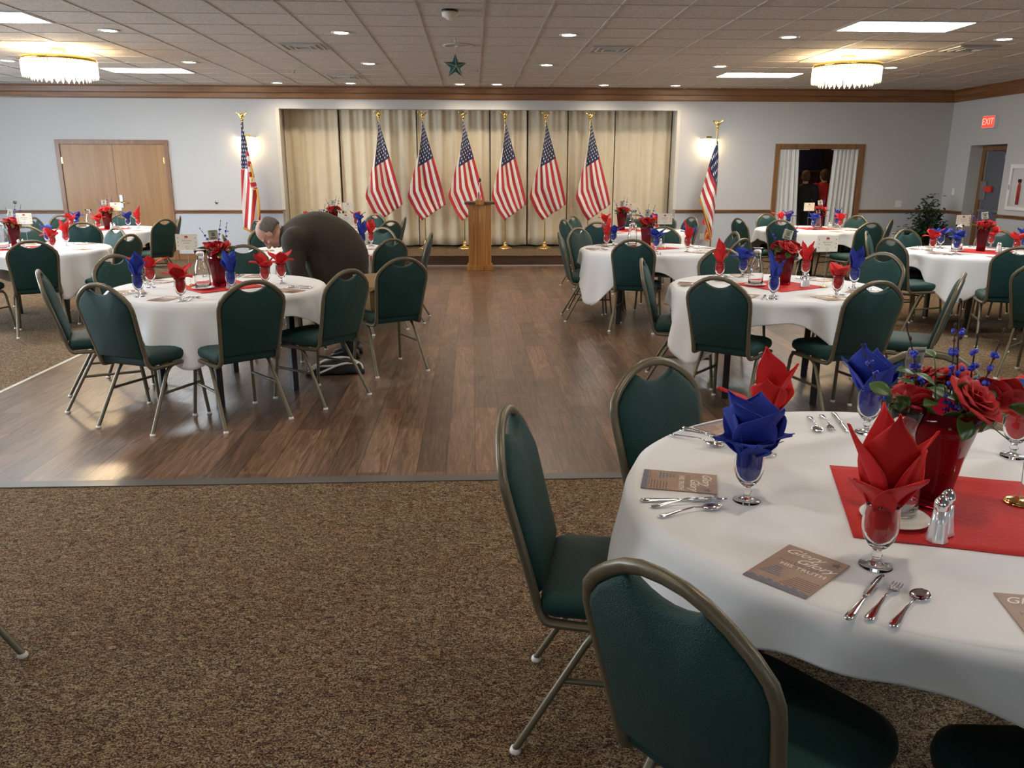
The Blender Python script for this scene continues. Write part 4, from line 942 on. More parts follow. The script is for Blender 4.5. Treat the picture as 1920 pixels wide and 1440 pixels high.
# ================================================================== THE FOREGROUND TABLE
ft = TABLES['front']; fp = ft[3]
o = MB().grid(lambda u, w: ((u-.5)*.49, (w-.5)*.49, .001+.0014*math.sin(u*7+w*5)), 14, 14).build('table_square', 'red_square', None, (1.18, 1.82, TZ+.0018), solid=.001, rot=(0,0,R(-17.7))); tag(o, 'red cloth square lying under the flowers on %s' % fp, 'cloth', 'red table squares')
NB = big_napkin('blue', 'blue_cloth', [(258,50,.118,.078,1.1,.022,.72),(335,45,.120,.070,1.0,.02,.66),(192,52,.118,.074,1.1,.02,.72),(90,46,.12,.07,.9,.03,.7),(30,48,.11,.07,1.0,.02,.7),(215,24,.165,.078,.6,.0,.72),(300,28,.160,.080,.6,.0,.72),(60,26,.160,.078,.6,.0,.7),(140,20,.165,.075,.6,.0,.7)])
place_goblet(.697, 1.888, 'b', '', fp, 'left', NB, R(0))
NR = big_napkin('red', 'red_cloth', [(250,12,.235,.062,.5,-.0,.55),(330,20,.200,.058,.5,.0,.6),(175,22,.205,.055,.5,.0,.5),(80,14,.225,.06,.6,.0,.5),(290,34,.150,.060,.4,.02,.7),(205,38,.140,.055,.4,.02,.7),(20,34,.16,.05,.4,.01,.6)])
place_goblet(.858, 1.528, 'r', '', fp, 'near left', NR, R(0))
NR2 = big_napkin('red', 'red_cloth', [(180,54,.175,.045,.3,.02,.45),(100,8,.195,.050,.8,.0,.75),(345,20,.165,.052,.6,.0,.6),(240,22,.140,.052,.5,.01,.7),(30,34,.13,.05,.5,.01,.7)])
place_goblet(.866, 2.226, 'r', '', fp, 'far left', NR2, R(0))
NB2 = big_napkin('blue', 'blue_cloth', [(215,18,.185,.078,.3,.0,.55),(300,30,.150,.070,.4,.01,.7),(150,34,.150,.065,.4,.01,.6),(60,24,.15,.06,.5,.0,.7),(0,36,.13,.06,.4,.01,.7)])
place_goblet(1.27, 2.42, 'b', '', fp, 'far', NB2, R(0))
place_goblet(1.60, 2.18, 'r', 'wings', fp, 'far right', None, 1.0)
# near vase and flowers
V = vase_proto(1.5, .262); V.location = (1.150, 1.845, TZ+.0035); V.rotation_euler = (0,0,R(38)); V['label'] = 'large flared dark red glass vase of roses on %s' % fp; V['group'] = 'red glass vases'
V.scale = (1.12,1.12,1)
def big_rose(x, y, z, tilt, rz, s, lab):
    o = copy_tree(rose); o.location = (x, y, z); o.rotation_euler = (R(tilt[0]), R(tilt[1]), R(rz)); o.scale = (s, s, s); o['label'] = lab + ' in the vase on the foreground table'; o['group'] = 'red roses'
big_rose(1.165, 1.765, 1.052, (38,10), 20, 1.25, 'large open red rose facing front')
big_rose(1.265, 1.800, 1.045, (30,48), 90, 1.2, 'wide red rose leaning out to the right')
big_rose(1.055, 1.815, 1.045, (22,-42), 200, .92, 'smaller red rose leaning out to the left')
big_rose(1.135, 1.915, 1.062, (-30,-6), 40, 1.05, 'red rose half hidden at the back left')
big_rose(1.225, 1.925, 1.055, (-35,22), 130, 1.05, 'red rose half hidden at the back right')
def leafy(x, y, z, tilt, rz, s, lab):
    t = empty('leaf_sprig', (x,y,z)); t.rotation_euler = (R(tilt[0]), R(tilt[1]), R(rz)); t.scale = (s,s,s); tag(t, lab+' in the vase on the foreground table', 'leaf', 'leaf sprigs')
    MB().tube([(0,0,-.05),(0,0,.0),(.005,.02,.04)], .0016, 5).build('stem', 'leaf', t)
    def lf(c, a, ln, up_):
        def P(u, v):
            q = (v-.5)*2; w = ln*.36*math.sin(math.pi*min(1, u*.97+.02))**.75*(1-.25*u)
            f = ln*u; r = f; z = up_*f - .25*f*f/ln + .20*abs(q)*w
            return (c[0]+math.cos(a)*r-math.sin(a)*q*w, c[1]+math.sin(a)*r+math.cos(a)*q*w, c[2]+z)
        return MB().grid(P, 9, 6).build('leaf', 'leaf', t, solid=.0006)
    lf((0,0,0), R(150), .055, .2); lf((0,0,0), R(20), .055, .2); lf((.005,.02,.04), R(88), .06, .4)
leafy(1.02, 1.80, 1.03, (10,-35), 20, 1.0, 'green leaves spilling left'); leafy(1.15, 1.755, 1.02, (55,0), 170, 1.0, 'green leaf below the front rose'); leafy(1.10, 1.79, 1.055, (20,-10), 60, .9, 'green leaf between two front roses')
leafy(1.16, 1.90, 1.09, (-5,5), 10, 1.15, 'tall pointed green leaf at the back'); leafy(1.23, 1.76, 1.00, (60,20), 200, .9, 'pale green leaf drooping over the rim'); leafy(1.08, 1.85, 1.075, (5,-20), 100, .9, 'green leaf behind the left rose')
for i, (x, y, tx_, ty_, s, w) in enumerate(((1.115,1.87,3,-6,1.2,'second from the left'),(1.145,1.80,4,0,1.05,'third from the left'),(1.21,1.86,-4,10,1.35,'right of the middle'),(1.235,1.86,-2,17,1.3,'farthest right'),(1.225,1.83,3,8,1.1,'before the tall right ones'),(1.045,1.90,-4,-22,.85,'farthest left'),(1.13,1.785,6,-4,.6,'shortest one'))):
    o = copy_tree(twigs[i % 3]); o.location = (x, y, .99); o.rotation_euler = (R(tx_), R(ty_), i*1.1); o.scale = (s,s,s); tag(o, 'twig of glossy blue berries, %s, in the foreground vase' % w, 'twig', 'berry twigs')
b_ = inst(bill, (1.105, 1.905, 1.09), R(12), 'folded banknote on a pick among the foreground roses', 'folded banknotes'); b_.scale = (.75,1,1.05)
cs = copy_tree(saucer); cs.location = (1.012, 1.745, TZ+.005); cs['label'] = 'white saucer under the carafe on the foreground table'; cs['group'] = 'white saucers'
cc = copy_tree(carafe); cc.location = (1.025, 1.775, TZ+.012); cc['label'] = 'clear glass carafe behind the red napkin on the foreground table'; cc['group'] = 'glass carafes'
inst(shaker, (1.052, 1.632, TZ+.004), 0, 'front glass shaker with steel cap on the foreground table', 'salt and pepper shakers').scale = (1.12,1.12,1.12)
inst(shaker, (1.088, 1.668, TZ+.004), 0, 'rear glass shaker with steel cap on the foreground table', 'salt and pepper shakers').scale = (1.12,1.12,1.12)
t = empty('card_holder', (1.385, 1.835, TZ+.005)); tag(t, 'brass weighted holder with a blue star card on the foreground table', 'place card holder')
MB().lathe([(0,0),(.036,0),(.037,.003),(.028,.009),(.010,.012),(0,.012)], 40).build('weight', 'gold', t)
MB().tube([(0,0,.01),(-.012,.002,.26)], .0011, 5).build('wire', 'steel', t)
sv = star_pts(.062, .030, 70); n = 10
MB().add([(x-.008,-.001,z+.290) for x, z in sv]+[(x-.008,.001,z+.290) for x, z in sv], [tuple(range(n)), tuple(range(n,2*n))[::-1]]+[(i,(i+1)%n,n+(i+1)%n,n+i) for i in range(n)]).build('star_card', 'sky_star', t)
m = MB()
for x, z in ((-.035,.305),(-.005,.315),(-.02,.270),(.015,.290)): m.ball((x,-.002,z), .003, 6, 4, (1,.4,1))
m.build('silver_spangles', 'silver', t)
t = MB().grid(lambda u, v: ((.045*(u))*(1), (v-.5)*2*(.004+.018*u), .006+.010*math.sin(u*2.2)), 8, 6).build('ribbon', 'navy', None, (1.392,1.815,TZ+.012), solid=.001, rot=(0,0,R(-20))); tag(t, 'navy ribbon end lying on the brass weight', 'ribbon')
# programme booklets with their cover lettering
def big_book(x, y, rz, d):
    b = MB().box((-.07,-.10,0), (.07,.10,.0022), .0005).build('programme_booklet', 'book', None, (x, y, TZ+.001), rot=(0,0,R(rz)))
    tag(b, 'brown programme booklet at the %s place of %s' % (d, fp), 'booklet', 'programme booklets')
    text('script_title', 'Glory', .036, 'print_white', b, (-.020,.072,.0022), shear=.45, ext=.00015); text('script_title', 'Glory', .036, 'print_white', b, (.020,.040,.0022), shear=.45, ext=.00015)
    text('bold_title', 'HIS TRUTH', .0195, 'print_white', b, (.010,.005,.0022), ext=.0002, sx=1.05); text('dark_title', 'HALLELUJAH', .018, 'book_dark', b, (0,.022,.0021), ext=.0002)
    m = MB().box((-.0695,-.0995,.0021), (.0695,-.085,.0024))
    for k in range(7): m.box((-.06+.018*k,-.083,.0021), (-.048+.018*k,-.080+.001*(k % 3),.0024))
    m.build('navy_border', 'book_blue', b)
    m = MB()
    for k in range(6): m.box((.0+.003*k,-.075+.008*k,.0021), (.068,-.0715+.008*k,.0023))
    m.add([(x_*1+.052, z_+.075, .0024) for x_, z_ in star_pts(.014,.006)], [tuple(range(10))])
    m.build('engraving', 'book_dark', b); m = MB()
    for k in range(5): m.box((-.058+.004*k,-.055+.009*k,.0021), (-.012-.003*k,-.050+.009*k,.0023))
    m.build('engraving', 'book_blue', b)
big_book(.68, 1.513, -49, 'near left'); big_book(.556, 2.022, -106, 'left'); big_book(.833, 2.447, 210, 'far left'); big_book(1.084, 1.289, -13, 'near')
def cut_at(o, a, b, nm, d, dz=0, tilt=None):
    v = Vector(b)-Vector(a); c = (Vector(a)+Vector(b))/2
    return inst(o, (c.x, c.y, TZ+.0008+dz), math.atan2(v.y, v.x)-math.pi/2, '%s at the %s place of %s' % (nm, d, fp), 'table cutlery', tilt)
cut_at(knife, (.696,1.313), (.853,1.485), 'steel table knife', 'near left'); cut_at(fork, (.722,1.297), (.889,1.468), 'steel dinner fork', 'near left'); cut_at(spoon, (.769,1.286), (.913,1.423), 'round bowled steel spoon', 'near left')
cut_at(knife, (.421,1.893), (.650,1.893), 'steel table knife', 'left'); cut_at(fork, (.435,1.852), (.640,1.885), 'steel dinner fork', 'left', .004, (R(3),0)); cut_at(spoon, (.454,1.793), (.625,1.850), 'round bowled steel spoon', 'left')
cut_at(knife, (.685,2.49), (.83,2.32), 'steel table knife', 'far left'); cut_at(fork, (.665,2.46), (.79,2.30), 'steel dinner fork', 'far left', .003); cut_at(spoon, (.635,2.41), (.76,2.29), 'round bowled steel spoon', 'far left')
cut_at(fork, (1.20,2.60), (1.16,2.42), 'steel dinner fork', 'far'); cut_at(knife, (1.25,2.61), (1.21,2.42), 'steel table knife', 'far'); cut_at(spoon, (1.15,2.58), (1.11,2.41), 'round bowled steel spoon', 'far')

# ================================================================== FLAGS
def eagle(t, z, s=1.0, x=0):
    m = MB().lathe([(0,0),(.012,0),(.014,.01),(.010,.02),(.024,.035),(.026,.05),(.020,.066),(.008,.075),(0,.076)], 16, (x,0,z))
    m.ball((x,0,z+.105*s), .022*s, 10, 7, (1,.8,1.5)).ball((x+.004,-.012,z+.142*s), .011*s, 8, 6)
    for q in (-1,1):
        def P(u, v, q=q): return (x+q*(.010+.075*s*u), .006*math.sin(u*3)-.004, z+.085*s+.075*s*u**.7*(1) - v*(.045*s*(1-.45*u)+.012*math.sin(u*9)*.4))
        m.grid(P, 8, 4)
    return m.build('eagle_finial', 'gold', t, solid=.004)
def stand(t, ztop, zb=0, r=.012, m='gold'):
    MB().tube([(0,0,zb+.05),(0,0,ztop)], r, 10).build('pole', m, t)
    MB().lathe([(.112,0),(.115,.012),(.085,.030),(.050,.050),(.028,.075),(.024,.085),(.030,.092),(.022,.105),(.019,.15),(.014,.152)], 48, (0,0,zb), mod=lambda a, z: 1+(.20*max(0,math.cos(4*a))-.05)*(1-min(1,z/.06))).build('stand_base', 'gold', t)
def lerp_pts(P, u):
    for (a, p), (b, q) in zip(P, P[1:]):
        if u <= b: k = (u-a)/(b-a) if b > a else 0; return tuple(p[i]+(q[i]-p[i])*k for i in range(len(p)))
    return P[-1][1]
def draped_flag(x, y, idx, seed):
    t = empty('flag_stand', (x, y, .180)); tag(t, 'US flag on a brass pole on the stage, %s from the left of six' % ORD[idx], 'flag', 'six flags on the stage')
    rn = random.Random(seed); p = [rn.uniform(0, 6.3) for _ in range(4)]; B = -.180
    RE = [(0,(0,2.45)),(.2,(.095,2.12)),(.4,(.184,1.81)),(.65,(.285,1.45)),(.85,(.355,1.16)),(1,(.39,.99))]
    SP = [(0,(-.001,-.003)),(.1,(-.0085,-.0065)),(.2,(-.020,-.0145)),(.4,(-.0400,-.0239)),(.65,(-.0530,-.028)),(.85,(-.047,-.0275)),(1,(-.0390,-.0265))]
    VM = [(0,(7.0,)),(.2,(7.0,)),(.4,(8.4,)),(.55,(10.0,)),(.68,(11.0,)),(1,(11.0,))]
    k = rn.uniform(.93, 1.05)
    def P(u, v):
        rx, rz = lerp_pts(RE, u); sx, sz = lerp_pts(SP, u); n = lerp_pts(VM, u)[0]*v
        X, Z = rx+sx*n*k, rz+sz*n
        am = .045*min(1, u*1.8); w = n*.95+p[0]
        Y = -.075 - am*math.sin(w+u*1.2)*.7 - am*.45*math.sin(n*1.9+p[1]+u*3) - .03*math.sin(u*5+p[2])
        Z += .006*math.sin(n*1.4+p[3])*u; return (X, Y-.02, Z+B)
    MB().grid(P, 44, 40, uvf=lambda u, v: (u*.9985+.0005, lerp_pts(VM, u)[0]*v/13)).build('flag_cloth', 'flag', t, solid=.0015)
    # the folded part of the flag hanging straight down behind, along the pole
    def Q(u, v):
        z = 2.0-.85*u; wd = .03+.10*u; return (-.02+.10*u+(v-.5)*wd, .015+.02*math.sin(v*9+p[1]), z+B)
    MB().grid(Q, 20, 12, uvf=lambda u, v: (.45+u*.5, .6+v*.38)).build('flag_cloth', 'flag', t, solid=.0015)
    stand(t, 2.47+B); eagle(t, 2.46+B, .95)
for i, (x, s) in enumerate(zip((-1.655,-.875,-.15,.60,1.335,2.14), (1,2,3,4,5,6))): draped_flag(x, 15.12, i, s)
def fringed(name, x, y, label, ztop, T, scale, L, Rr, g0, slope, step, fr, zoff, bottom):
    t = empty('flag_stand', (x, y, 0)); tag(t, label, 'flag', 'fringed flags beside the stage')
    def C(c): return ((c[0]-T[0])*scale, zoff-(c[1]-T[1])*scale*1.0)
    def P(u, v):
        a = lerp_pts(L, u); b = lerp_pts(Rr, u); cx, cy = a[0]+(b[0]-a[0])*v, a[1]+(b[1]-a[1])*v
        X, Z = C((cx, cy)); Y = -.05-.03*math.sin(v*8+u*3)*min(1, u*2)-.05*math.sin(v*math.pi); return (X, Y, Z)
    def UV(u, v):
        a = lerp_pts(L, u); b = lerp_pts(Rr, u); cx, cy = a[0]+(b[0]-a[0])*v, a[1]+(b[1]-a[1])*v
        g = (cy-g0[1])-slope*(cx-g0[0]); return (max(.01, .4+g*(.0008+.000016*(cx-T[0]))*abs(1)), max(.01, 7/13+g/step/13)) if g < 0 else (.45, 7/13+(g/step % 2)/13)
    def UV2(u, v):
        a = lerp_pts(L, u); b = lerp_pts(Rr, u); cx, cy = a[0]+(b[0]-a[0])*v, a[1]+(b[1]-a[1])*v
        g = (cy-g0[1])-slope*(cx-g0[0]); w = (cx-T[0])+.35*(cy-T[1]) 
        if g < 0: return (max(.012, .399+g*.00075), min(.53, max(.01, .27+(cx-T[0])*.0045)))
        return (.402+g*.0002, g/step/13)
    def UVL(u, v):
        a = lerp_pts(L, u); b = lerp_pts(Rr, u); cx, cy = a[0]+(b[0]-a[0])*v, a[1]+(b[1]-a[1])*v
        if cy > 505 and cy < 880 and cx > 296+(cy-505)*.06: return (.6, ((cy-505)/54)/13)
        if cy < 690: return (.01+(cy-230)/470*.385, .03+max(0, cx-228)/90*.49)
        return (.6, ((cx-205+.16*(cy-1300))/37+20)/13)
    MB().grid(P, 90, 40, uvf=UV2 if name == 'r' else UVL).build('flag_cloth', 'flag', t, solid=.0015)
    for q in fr: MB().tube([Vector((C(c)[0], -.10, C(c)[1])) for c in q], .016, 7).build('fringe', 'fringe', t)
    for q in bottom:
        a, b, c = [Vector((C(p_)[0], -.07, C(p_)[1])) for p_ in q]
        MB().add([a, b, c], [(0,1,2)]).build('flag_fold', 'red_square', t, solid=.004)
    stand(t, ztop-.03, 0, .013, 'black' if name == 'l' else 'gold'); eagle(t, ztop-.04, 1.1)
    return t
fringed('l', -3.92, 14.62, 'US flag with gold fringe on a pole left of the stage curtain', 2.42, (268,230), .00163,
  [(0,(262,232)),(.2,(245,430)),(.4,(228,665)),(.7,(204,1060)),(1,(205,1300))], [(0,(276,232)),(.2,(312,470)),(.4,(335,640)),(.62,(372,860)),(.8,(388,1130)),(1,(372,1385))],
  (228,668), .28, 1, [[(335,640),(352,760),(315,850),(330,905),(380,900),(392,1050),(380,1180)],[(205,1302),(260,1335),(318,1352),(378,1392)]], 2.36, [[(315,1360),(378,1392),(335,1440)]])
for ch in []: pass
fringed('r', 4.33, 14.62, 'US flag with gold fringe on a pole right of the stage curtain', 2.33, (298,360), .00183,
  [(0,(294,362)),(.25,(252,490)),(.4,(222,595)),(.6,(186,760)),(.75,(150,905)),(1,(290,1310))], [(0,(302,362)),(.25,(316,520)),(.5,(322,760)),(.75,(320,1000)),(1,(296,1318))],
  (222,595), 2.4, 75, [[(150,905),(190,1000),(232,1110),(262,1200),(292,1290)],[(262,1320),(225,1295),(245,1230)]], 2.11, [[(205,1080),(225,1160),(190,1150)],[(235,1180),(285,1310),(225,1290)]])

# ================================================================== LECTERN
t = empty('lectern', (.115, 13.38, .003)); tag(t, 'tall knotty wooden lectern standing before the stage', 'lectern')
m = MB()
for k in range(4): m.box((-.185+.0925*k+.0015,-.175,.08), (-.185+.0925*(k+1)-.0015,-.160,1.06), .002)
m.build('front_panel', 'lectern', t)
MB().box((-.185,-.160,.08), (-.170,.15,1.06)).box((.170,-.160,.08), (.185,.15,1.06)).box((-.17,.135,.08), (.17,.15,.75)).build('side_panels', 'lectern', t)
MB().box((-.215,-.205,0), (.215,.18,.075), .006).box((-.20,-.190,.075), (.20,.17,.095), .004).build('plinth', 'lectern', t)
MB().box((-.245,-.20,1.06), (.245,.20,1.10), .006).build('top', 'oak_dark', t)
MB().box((-.07,-.235,1.055), (.07,-.2,1.135), .004).build('wooden_block', 'lectern', t)  # small wooden block at the front of the top
t2 = empty('microphone', (.13, 13.36, 1.103)); tag(t2, 'small black gooseneck microphone on top of the lectern', 'microphone')
MB().tube([(0,0,0),(0,0,.12),(-.02,-.01,.22),(-.01,-.03,.31)], .006, 8).lathe([(0,0),(.03,0),(.028,.012),(0,.014)], 18).build('gooseneck', 'white_plastic', t2)
MB().ball((-.008,-.035,.335), .020, 12, 8, (1,1,1.7)).build('microphone_head', 'black', t2)
t3 = MB().grid(lambda u, v: ((v-.5)*(.02+.08*u), -.01*math.sin(v*7), .15-.15*u), 8, 8).build('small_paper_flag', 'flag', None, (.10, 13.30, 1.105), solid=.001); 
l_ = t3.data.uv_layers.new(name='UVMap')
for lp in t3.data.loops: v_ = t3.data.vertices[lp.vertex_index].co; l_.data[lp.index].uv = (.6+.2*v_.z, v_.x*6+.5)
tag(t3, 'small red and white striped cloth on top of the lectern', 'flag')

# ================================================================== PEOPLE
def limb(m, pts, rad, n=14, sq=1.0):
    # smooth tapering limb through joints
    P = []; Rr = []
    for i in range(len(pts)-1):
        p0 = Vector(pts[max(0,i-1)]); p1 = Vector(pts[i]); p2 = Vector(pts[i+1]); p3 = Vector(pts[min(len(pts)-1,i+2)])
        for k in range(6):
            s = k/6; P.append(.5*((2*p1)+(p2-p0)*s+(2*p0-5*p1+4*p2-p3)*s*s+(3*p1-p0-3*p2+p3)*s**3)); Rr.append(rad[i]+(rad[i+1]-rad[i])*s)
    P.append(Vector(pts[-1])); Rr.append(rad[-1]); m.tube(P, Rr, n, sq=sq)
    m.ball(P[0], Rr[0]*.98, 12, 8); m.ball(P[-1], Rr[-1]*.98, 12, 8); return m
def loft(m, secs, n=20):
    # secs: (centre, normal-in-plane half size vector a, half size vector b)
    rg = [[Vector(c)+Vector(a)*math.cos(2*math.pi*k/n)+Vector(b)*math.sin(2*math.pi*k/n) for k in range(n)] for c, a, b in secs]
    return m.rings(rg)
def fuse(o, vox=.012, sm=6):
    md = o.modifiers.new('remesh', 'REMESH'); md.mode = 'VOXEL'; md.voxel_size = vox; md.use_smooth_shade = True
    s_ = o.modifiers.new('smooth', 'SMOOTH'); s_.factor = .5; s_.iterations = sm; return o
def head(m, M_):
    h = MB()
    h.ball((0,-.012,.045), .100, 22, 16, (.78,1.0,.98)); h.ball((0,.022,-.015), .074, 18, 12, (.84,.95,1.05)); h.ball((0,.050,-.072), .036, 14, 9, (1.1,.85,.75)); h.ball((0,.018,-.055), .060, 14, 9, (.95,.95,.8))
    h.tube([(0,.086,.030),(0,.104,.002),(0,.112,-.012)], [.010,.013,.016], 10); h.ball((0,.106,-.014), .015, 10, 7, (1.2,1,.8))
    for s in (-1,1):
        h.ball((s*.033,.072,.034), .022, 10, 7, (1.3,.6,.55)); h.ball((s*.044,.062,-.012), .024, 10, 7, (1,.7,.8))
        h.lathe([(.0,0),(.018,.0),(.026,.006),(.029,.012),(.024,.014),(.017,.008),(0,.006)], 14, (0,0,0)).xf(Matrix.Identity(4)) if False else None
        h.ball((s*.083,-.005,.006), .026, 12, 8, (.32,.75,1.25)); h.ball((s*.030,.086,.018), .012, 8, 6, (1.1,.5,.6))
    h.ball((0,.088,-.045), .018, 10, 6, (1.5,.6,.35)); h.ball((0,.086,-.056), .016, 10, 6, (1.3,.6,.4))
    h.tube([(0,-.02,-.04),(0,-.03,-.13)], [.056,.060], 16)
    h.xf(M_); m.v += [Vector(v) for v in []]; n = len(m.v); m.v += h.v; m.f += [tuple(i+n for i in f) for f in h.f]; m.sm += h.sm; return m
def hand(m, wrist, d, palm_n, s=1.0):
    d = Vector(d).normalized(); pn = Vector(palm_n); pn = (pn-d*pn.dot(d)).normalized(); side = d.cross(pn)
    w = Vector(wrist); loft(m, [(w, side*.026*s, pn*.019*s), (w+d*.03*s, side*.034*s, pn*.018*s), (w+d*.065*s, side*.041*s, pn*.015*s), (w+d*.092*s, side*.040*s, pn*.012*s)], 12)
    for k, (o, ln) in enumerate(((-.031,.068),(-.010,.078),(.011,.073),(.031,.058))):
        b = w+d*.086*s+side*o*s; limb(m, [b, b+d*ln*.45*s+pn*.006*s, b+d*ln*.8*s+pn*.022*s, b+d*ln*.95*s+pn*.036*s], [.0098*s,.0092*s,.0085*s,.0075*s], 8)
    b = w+d*.035*s-side*.030*s; limb(m, [b, b+d*.028*s-side*.026*s+pn*.010*s, b+d*.058*s-side*.030*s+pn*.024*s], [.012*s,.0105*s,.009*s], 8); return m
# the man bending over
MX, MY = 0, 6.97
t = empty('person', (-1.08, MY, .003)); tag(t, 'person in a dark brown jacket bending over between two tables, head down', 'person')
def L_(p): return (p[0]+1.08, p[1]-MY, p[2])
U = Vector((-.90,0,.43)).normalized(); Fd = Vector((-.43,.0,-.90)).normalized(); Fd = (Fd-U*Fd.dot(U)).normalized(); Rt = Fd.cross(U)
HM = Matrix((Rt, Fd, U)).transposed().to_4x4(); HM.translation = Vector(L_((-1.690, MY, 1.060)))
b = MB(); head(b, HM @ Matrix.Scale(1.06, 4))
limb(b, [L_((-1.60,MY,1.055)), L_((-1.45,MY,1.06)), L_((-1.2,MY,1.02)), L_((-1.10,MY,.86))], [.058,.10,.12,.13])
SH = {-1: [(-1.48,MY-.19,1.02),(-1.455,MY-.24,.80),(-1.37,MY-.22,.585)], 1: [(-1.49,MY+.17,1.0),(-1.555,MY+.17,.80),(-1.49,MY+.12,.60)]}
for s, pts in SH.items():
    limb(b, [L_(p) for p in pts], [.055,.040,.027]); hand(b, L_(pts[2]), Vector((.05,-.02*s,-1)), (1,0,0) if s < 0 else (0,-1,0))
for s in (-1,1): limb(b, [L_((-1.09,MY+.10*s,.88)), L_((-1.13,MY+.11*s,.48)), L_((-1.07,MY+.11*s,.09))], [.075,.05,.036])
fuse(b.build('body', 'skin', t), .0065, 3)
j = MB()
secs = []
for (x, z, ax, az, th, w) in ((-1.15,.50,-1,0,.165,.20),(-1.13,.62,-1,0,.180,.205),(-1.10,.78,-1,-.05,.205,.212),(-1.115,.90,-1,-.45,.212,.212),(-1.19,1.00,-.65,-.85,.205,.208),(-1.30,1.065,-.15,-1,.188,.208),(-1.42,1.06,.12,-1,.170,.205),(-1.50,1.045,.25,-1,.140,.18),(-1.56,1.04,.3,-1,.098,.11),(-1.60,1.045,.35,-1,.076,.080)):
    a = Vector((ax,0,az)).normalized(); secs.append((L_((x,MY,z)), a*th, Vector((0,w,0))))
fine = []
for i in range(len(secs)-1):
    q4 = [secs[max(0,i-1)], secs[i], secs[i+1], secs[min(len(secs)-1,i+2)]]
    for k_ in range(3):
        s_ = k_/3; out_ = []
        for e_ in range(3):
            p0,p1,p2,p3 = [Vector(x_[e_]) for x_ in q4]; out_.append(.5*((2*p1)+(p2-p0)*s_+(2*p0-5*p1+4*p2-p3)*s_*s_+(3*p1-p0-3*p2+p3)*s_**3))
        fine.append(tuple(out_))
fine.append(tuple(Vector(x_) for x_ in secs[-1]))
for s0, s1 in zip(fine, fine[1:]):
    d_ = (s1[0]-s0[0])*.35; loft(j, [(s0[0]-d_, s0[1], s0[2]), (s1[0]+d_, s1[1], s1[2])], 32)
for a_, b_ in (((-1.26,1.00),(-1.22,.56)), ((-1.36,1.00),(-1.31,.70))):
    loft(j, [(L_((a_[0],MY,a_[1])), Vector((.11,0,0)), Vector((0,.185,0))), (L_((b_[0],MY,b_[1])), Vector((.105,0,0)), Vector((0,.180,0)))], 24)
for s, pts in SH.items():
    p = [Vector(q) for q in pts]; e = p[1]+(p[2]-p[1])*.94
    limb(j, [L_(p[0]+Vector((.05,-.02*s,.01))), L_(p[0]), L_(p[0]*.5+p[1]*.5), L_(p[1]), L_(p[1]*.5+e*.5), L_(e)], [.11,.105,.088,.074,.064,.052])
fuse(j.build('jacket', 'jacket', t), .011, 14)
k = MB()
for s in (-1,1): limb(k, [L_((-1.09,MY+.09*s,.90)), L_((-1.10,MY+.10*s,.70)), L_((-1.13,MY+.11*s,.48)), L_((-1.08,MY+.11*s,.10))], [.12,.105,.080,.066])
fuse(k.build('trousers', 'trousers', t), .012, 6)
for s in (-1,1):
    sh = MB().rings([[Vector(L_((-1.04,MY+.11*s,0)))+Vector((dx,w*math.cos(a),max(0,h*.5+h*.5*math.sin(a)))) for a in [2*math.pi*q/16 for q in range(16)]] for dx, w, h in ((.045,.020,.04),(.035,.038,.085),(-.02,.042,.10),(-.08,.040,.075),(-.15,.047,.055),(-.20,.038,.045),(-.222,.015,.025))]).build('shoe', 'shoe', t)
cl = MB().tube([Vector(L_((-1.605,MY,1.05)))+Vector((.2,0,.98)).normalized()*.074*math.cos(a)+Vector((0,1,0))*.078*math.sin(a) for a in [2*math.pi*q/20 for q in range(20)]], .014, 8, closed=True)
cl.build('collar', 'jacket', t)
# hair: a grey fringe round the back and sides, with the bald crown left free
h = MB(); vs = []; nn = 26; mm = 8
for i in range(mm+1):
    for q in range(nn+1):
        a = math.pi*(-.02)+ (math.pi*1.04)*q/nn + math.pi      # round the back
        th = math.pi*(.30+.36*i/mm) + (.05*math.sin(q*1.7)); r = .1055+.004*math.sin(q*5+i*3)
        vs.append(HM @ Matrix.Scale(1.06,4) @ Vector((r*.78*math.sin(th)*math.cos(a), -.012+r*math.sin(th)*math.sin(a), .045+r*.98*math.cos(th))))
h.add(vs, [(i*(nn+1)+q, i*(nn+1)+q+1, (i+1)*(nn+1)+q+1, (i+1)*(nn+1)+q) for i in range(mm) for q in range(nn)], True)
h.build('hair', 'grey_hair', t, solid=.009)
g = MB(); G = HM @ Matrix.Scale(1.06,4)
for s in (-1,1):
    g.tube([G @ Vector(p) for p in [(s*.082,-.018,.030),(s*.078,.03,.030),(s*.062,.098,.026)]], .0016, 6)
    g.tube([G @ Vector((s*(.034)+.024*math.cos(a), .104, .016+.017*math.sin(a))) for a in [2*math.pi*q/14 for q in range(14)]], .0014, 6, closed=True)
g.tube([G @ Vector((-.010,.108,.020)), G @ Vector((.010,.108,.020))], .0014, 6)
g.build('glasses', 'black', t)

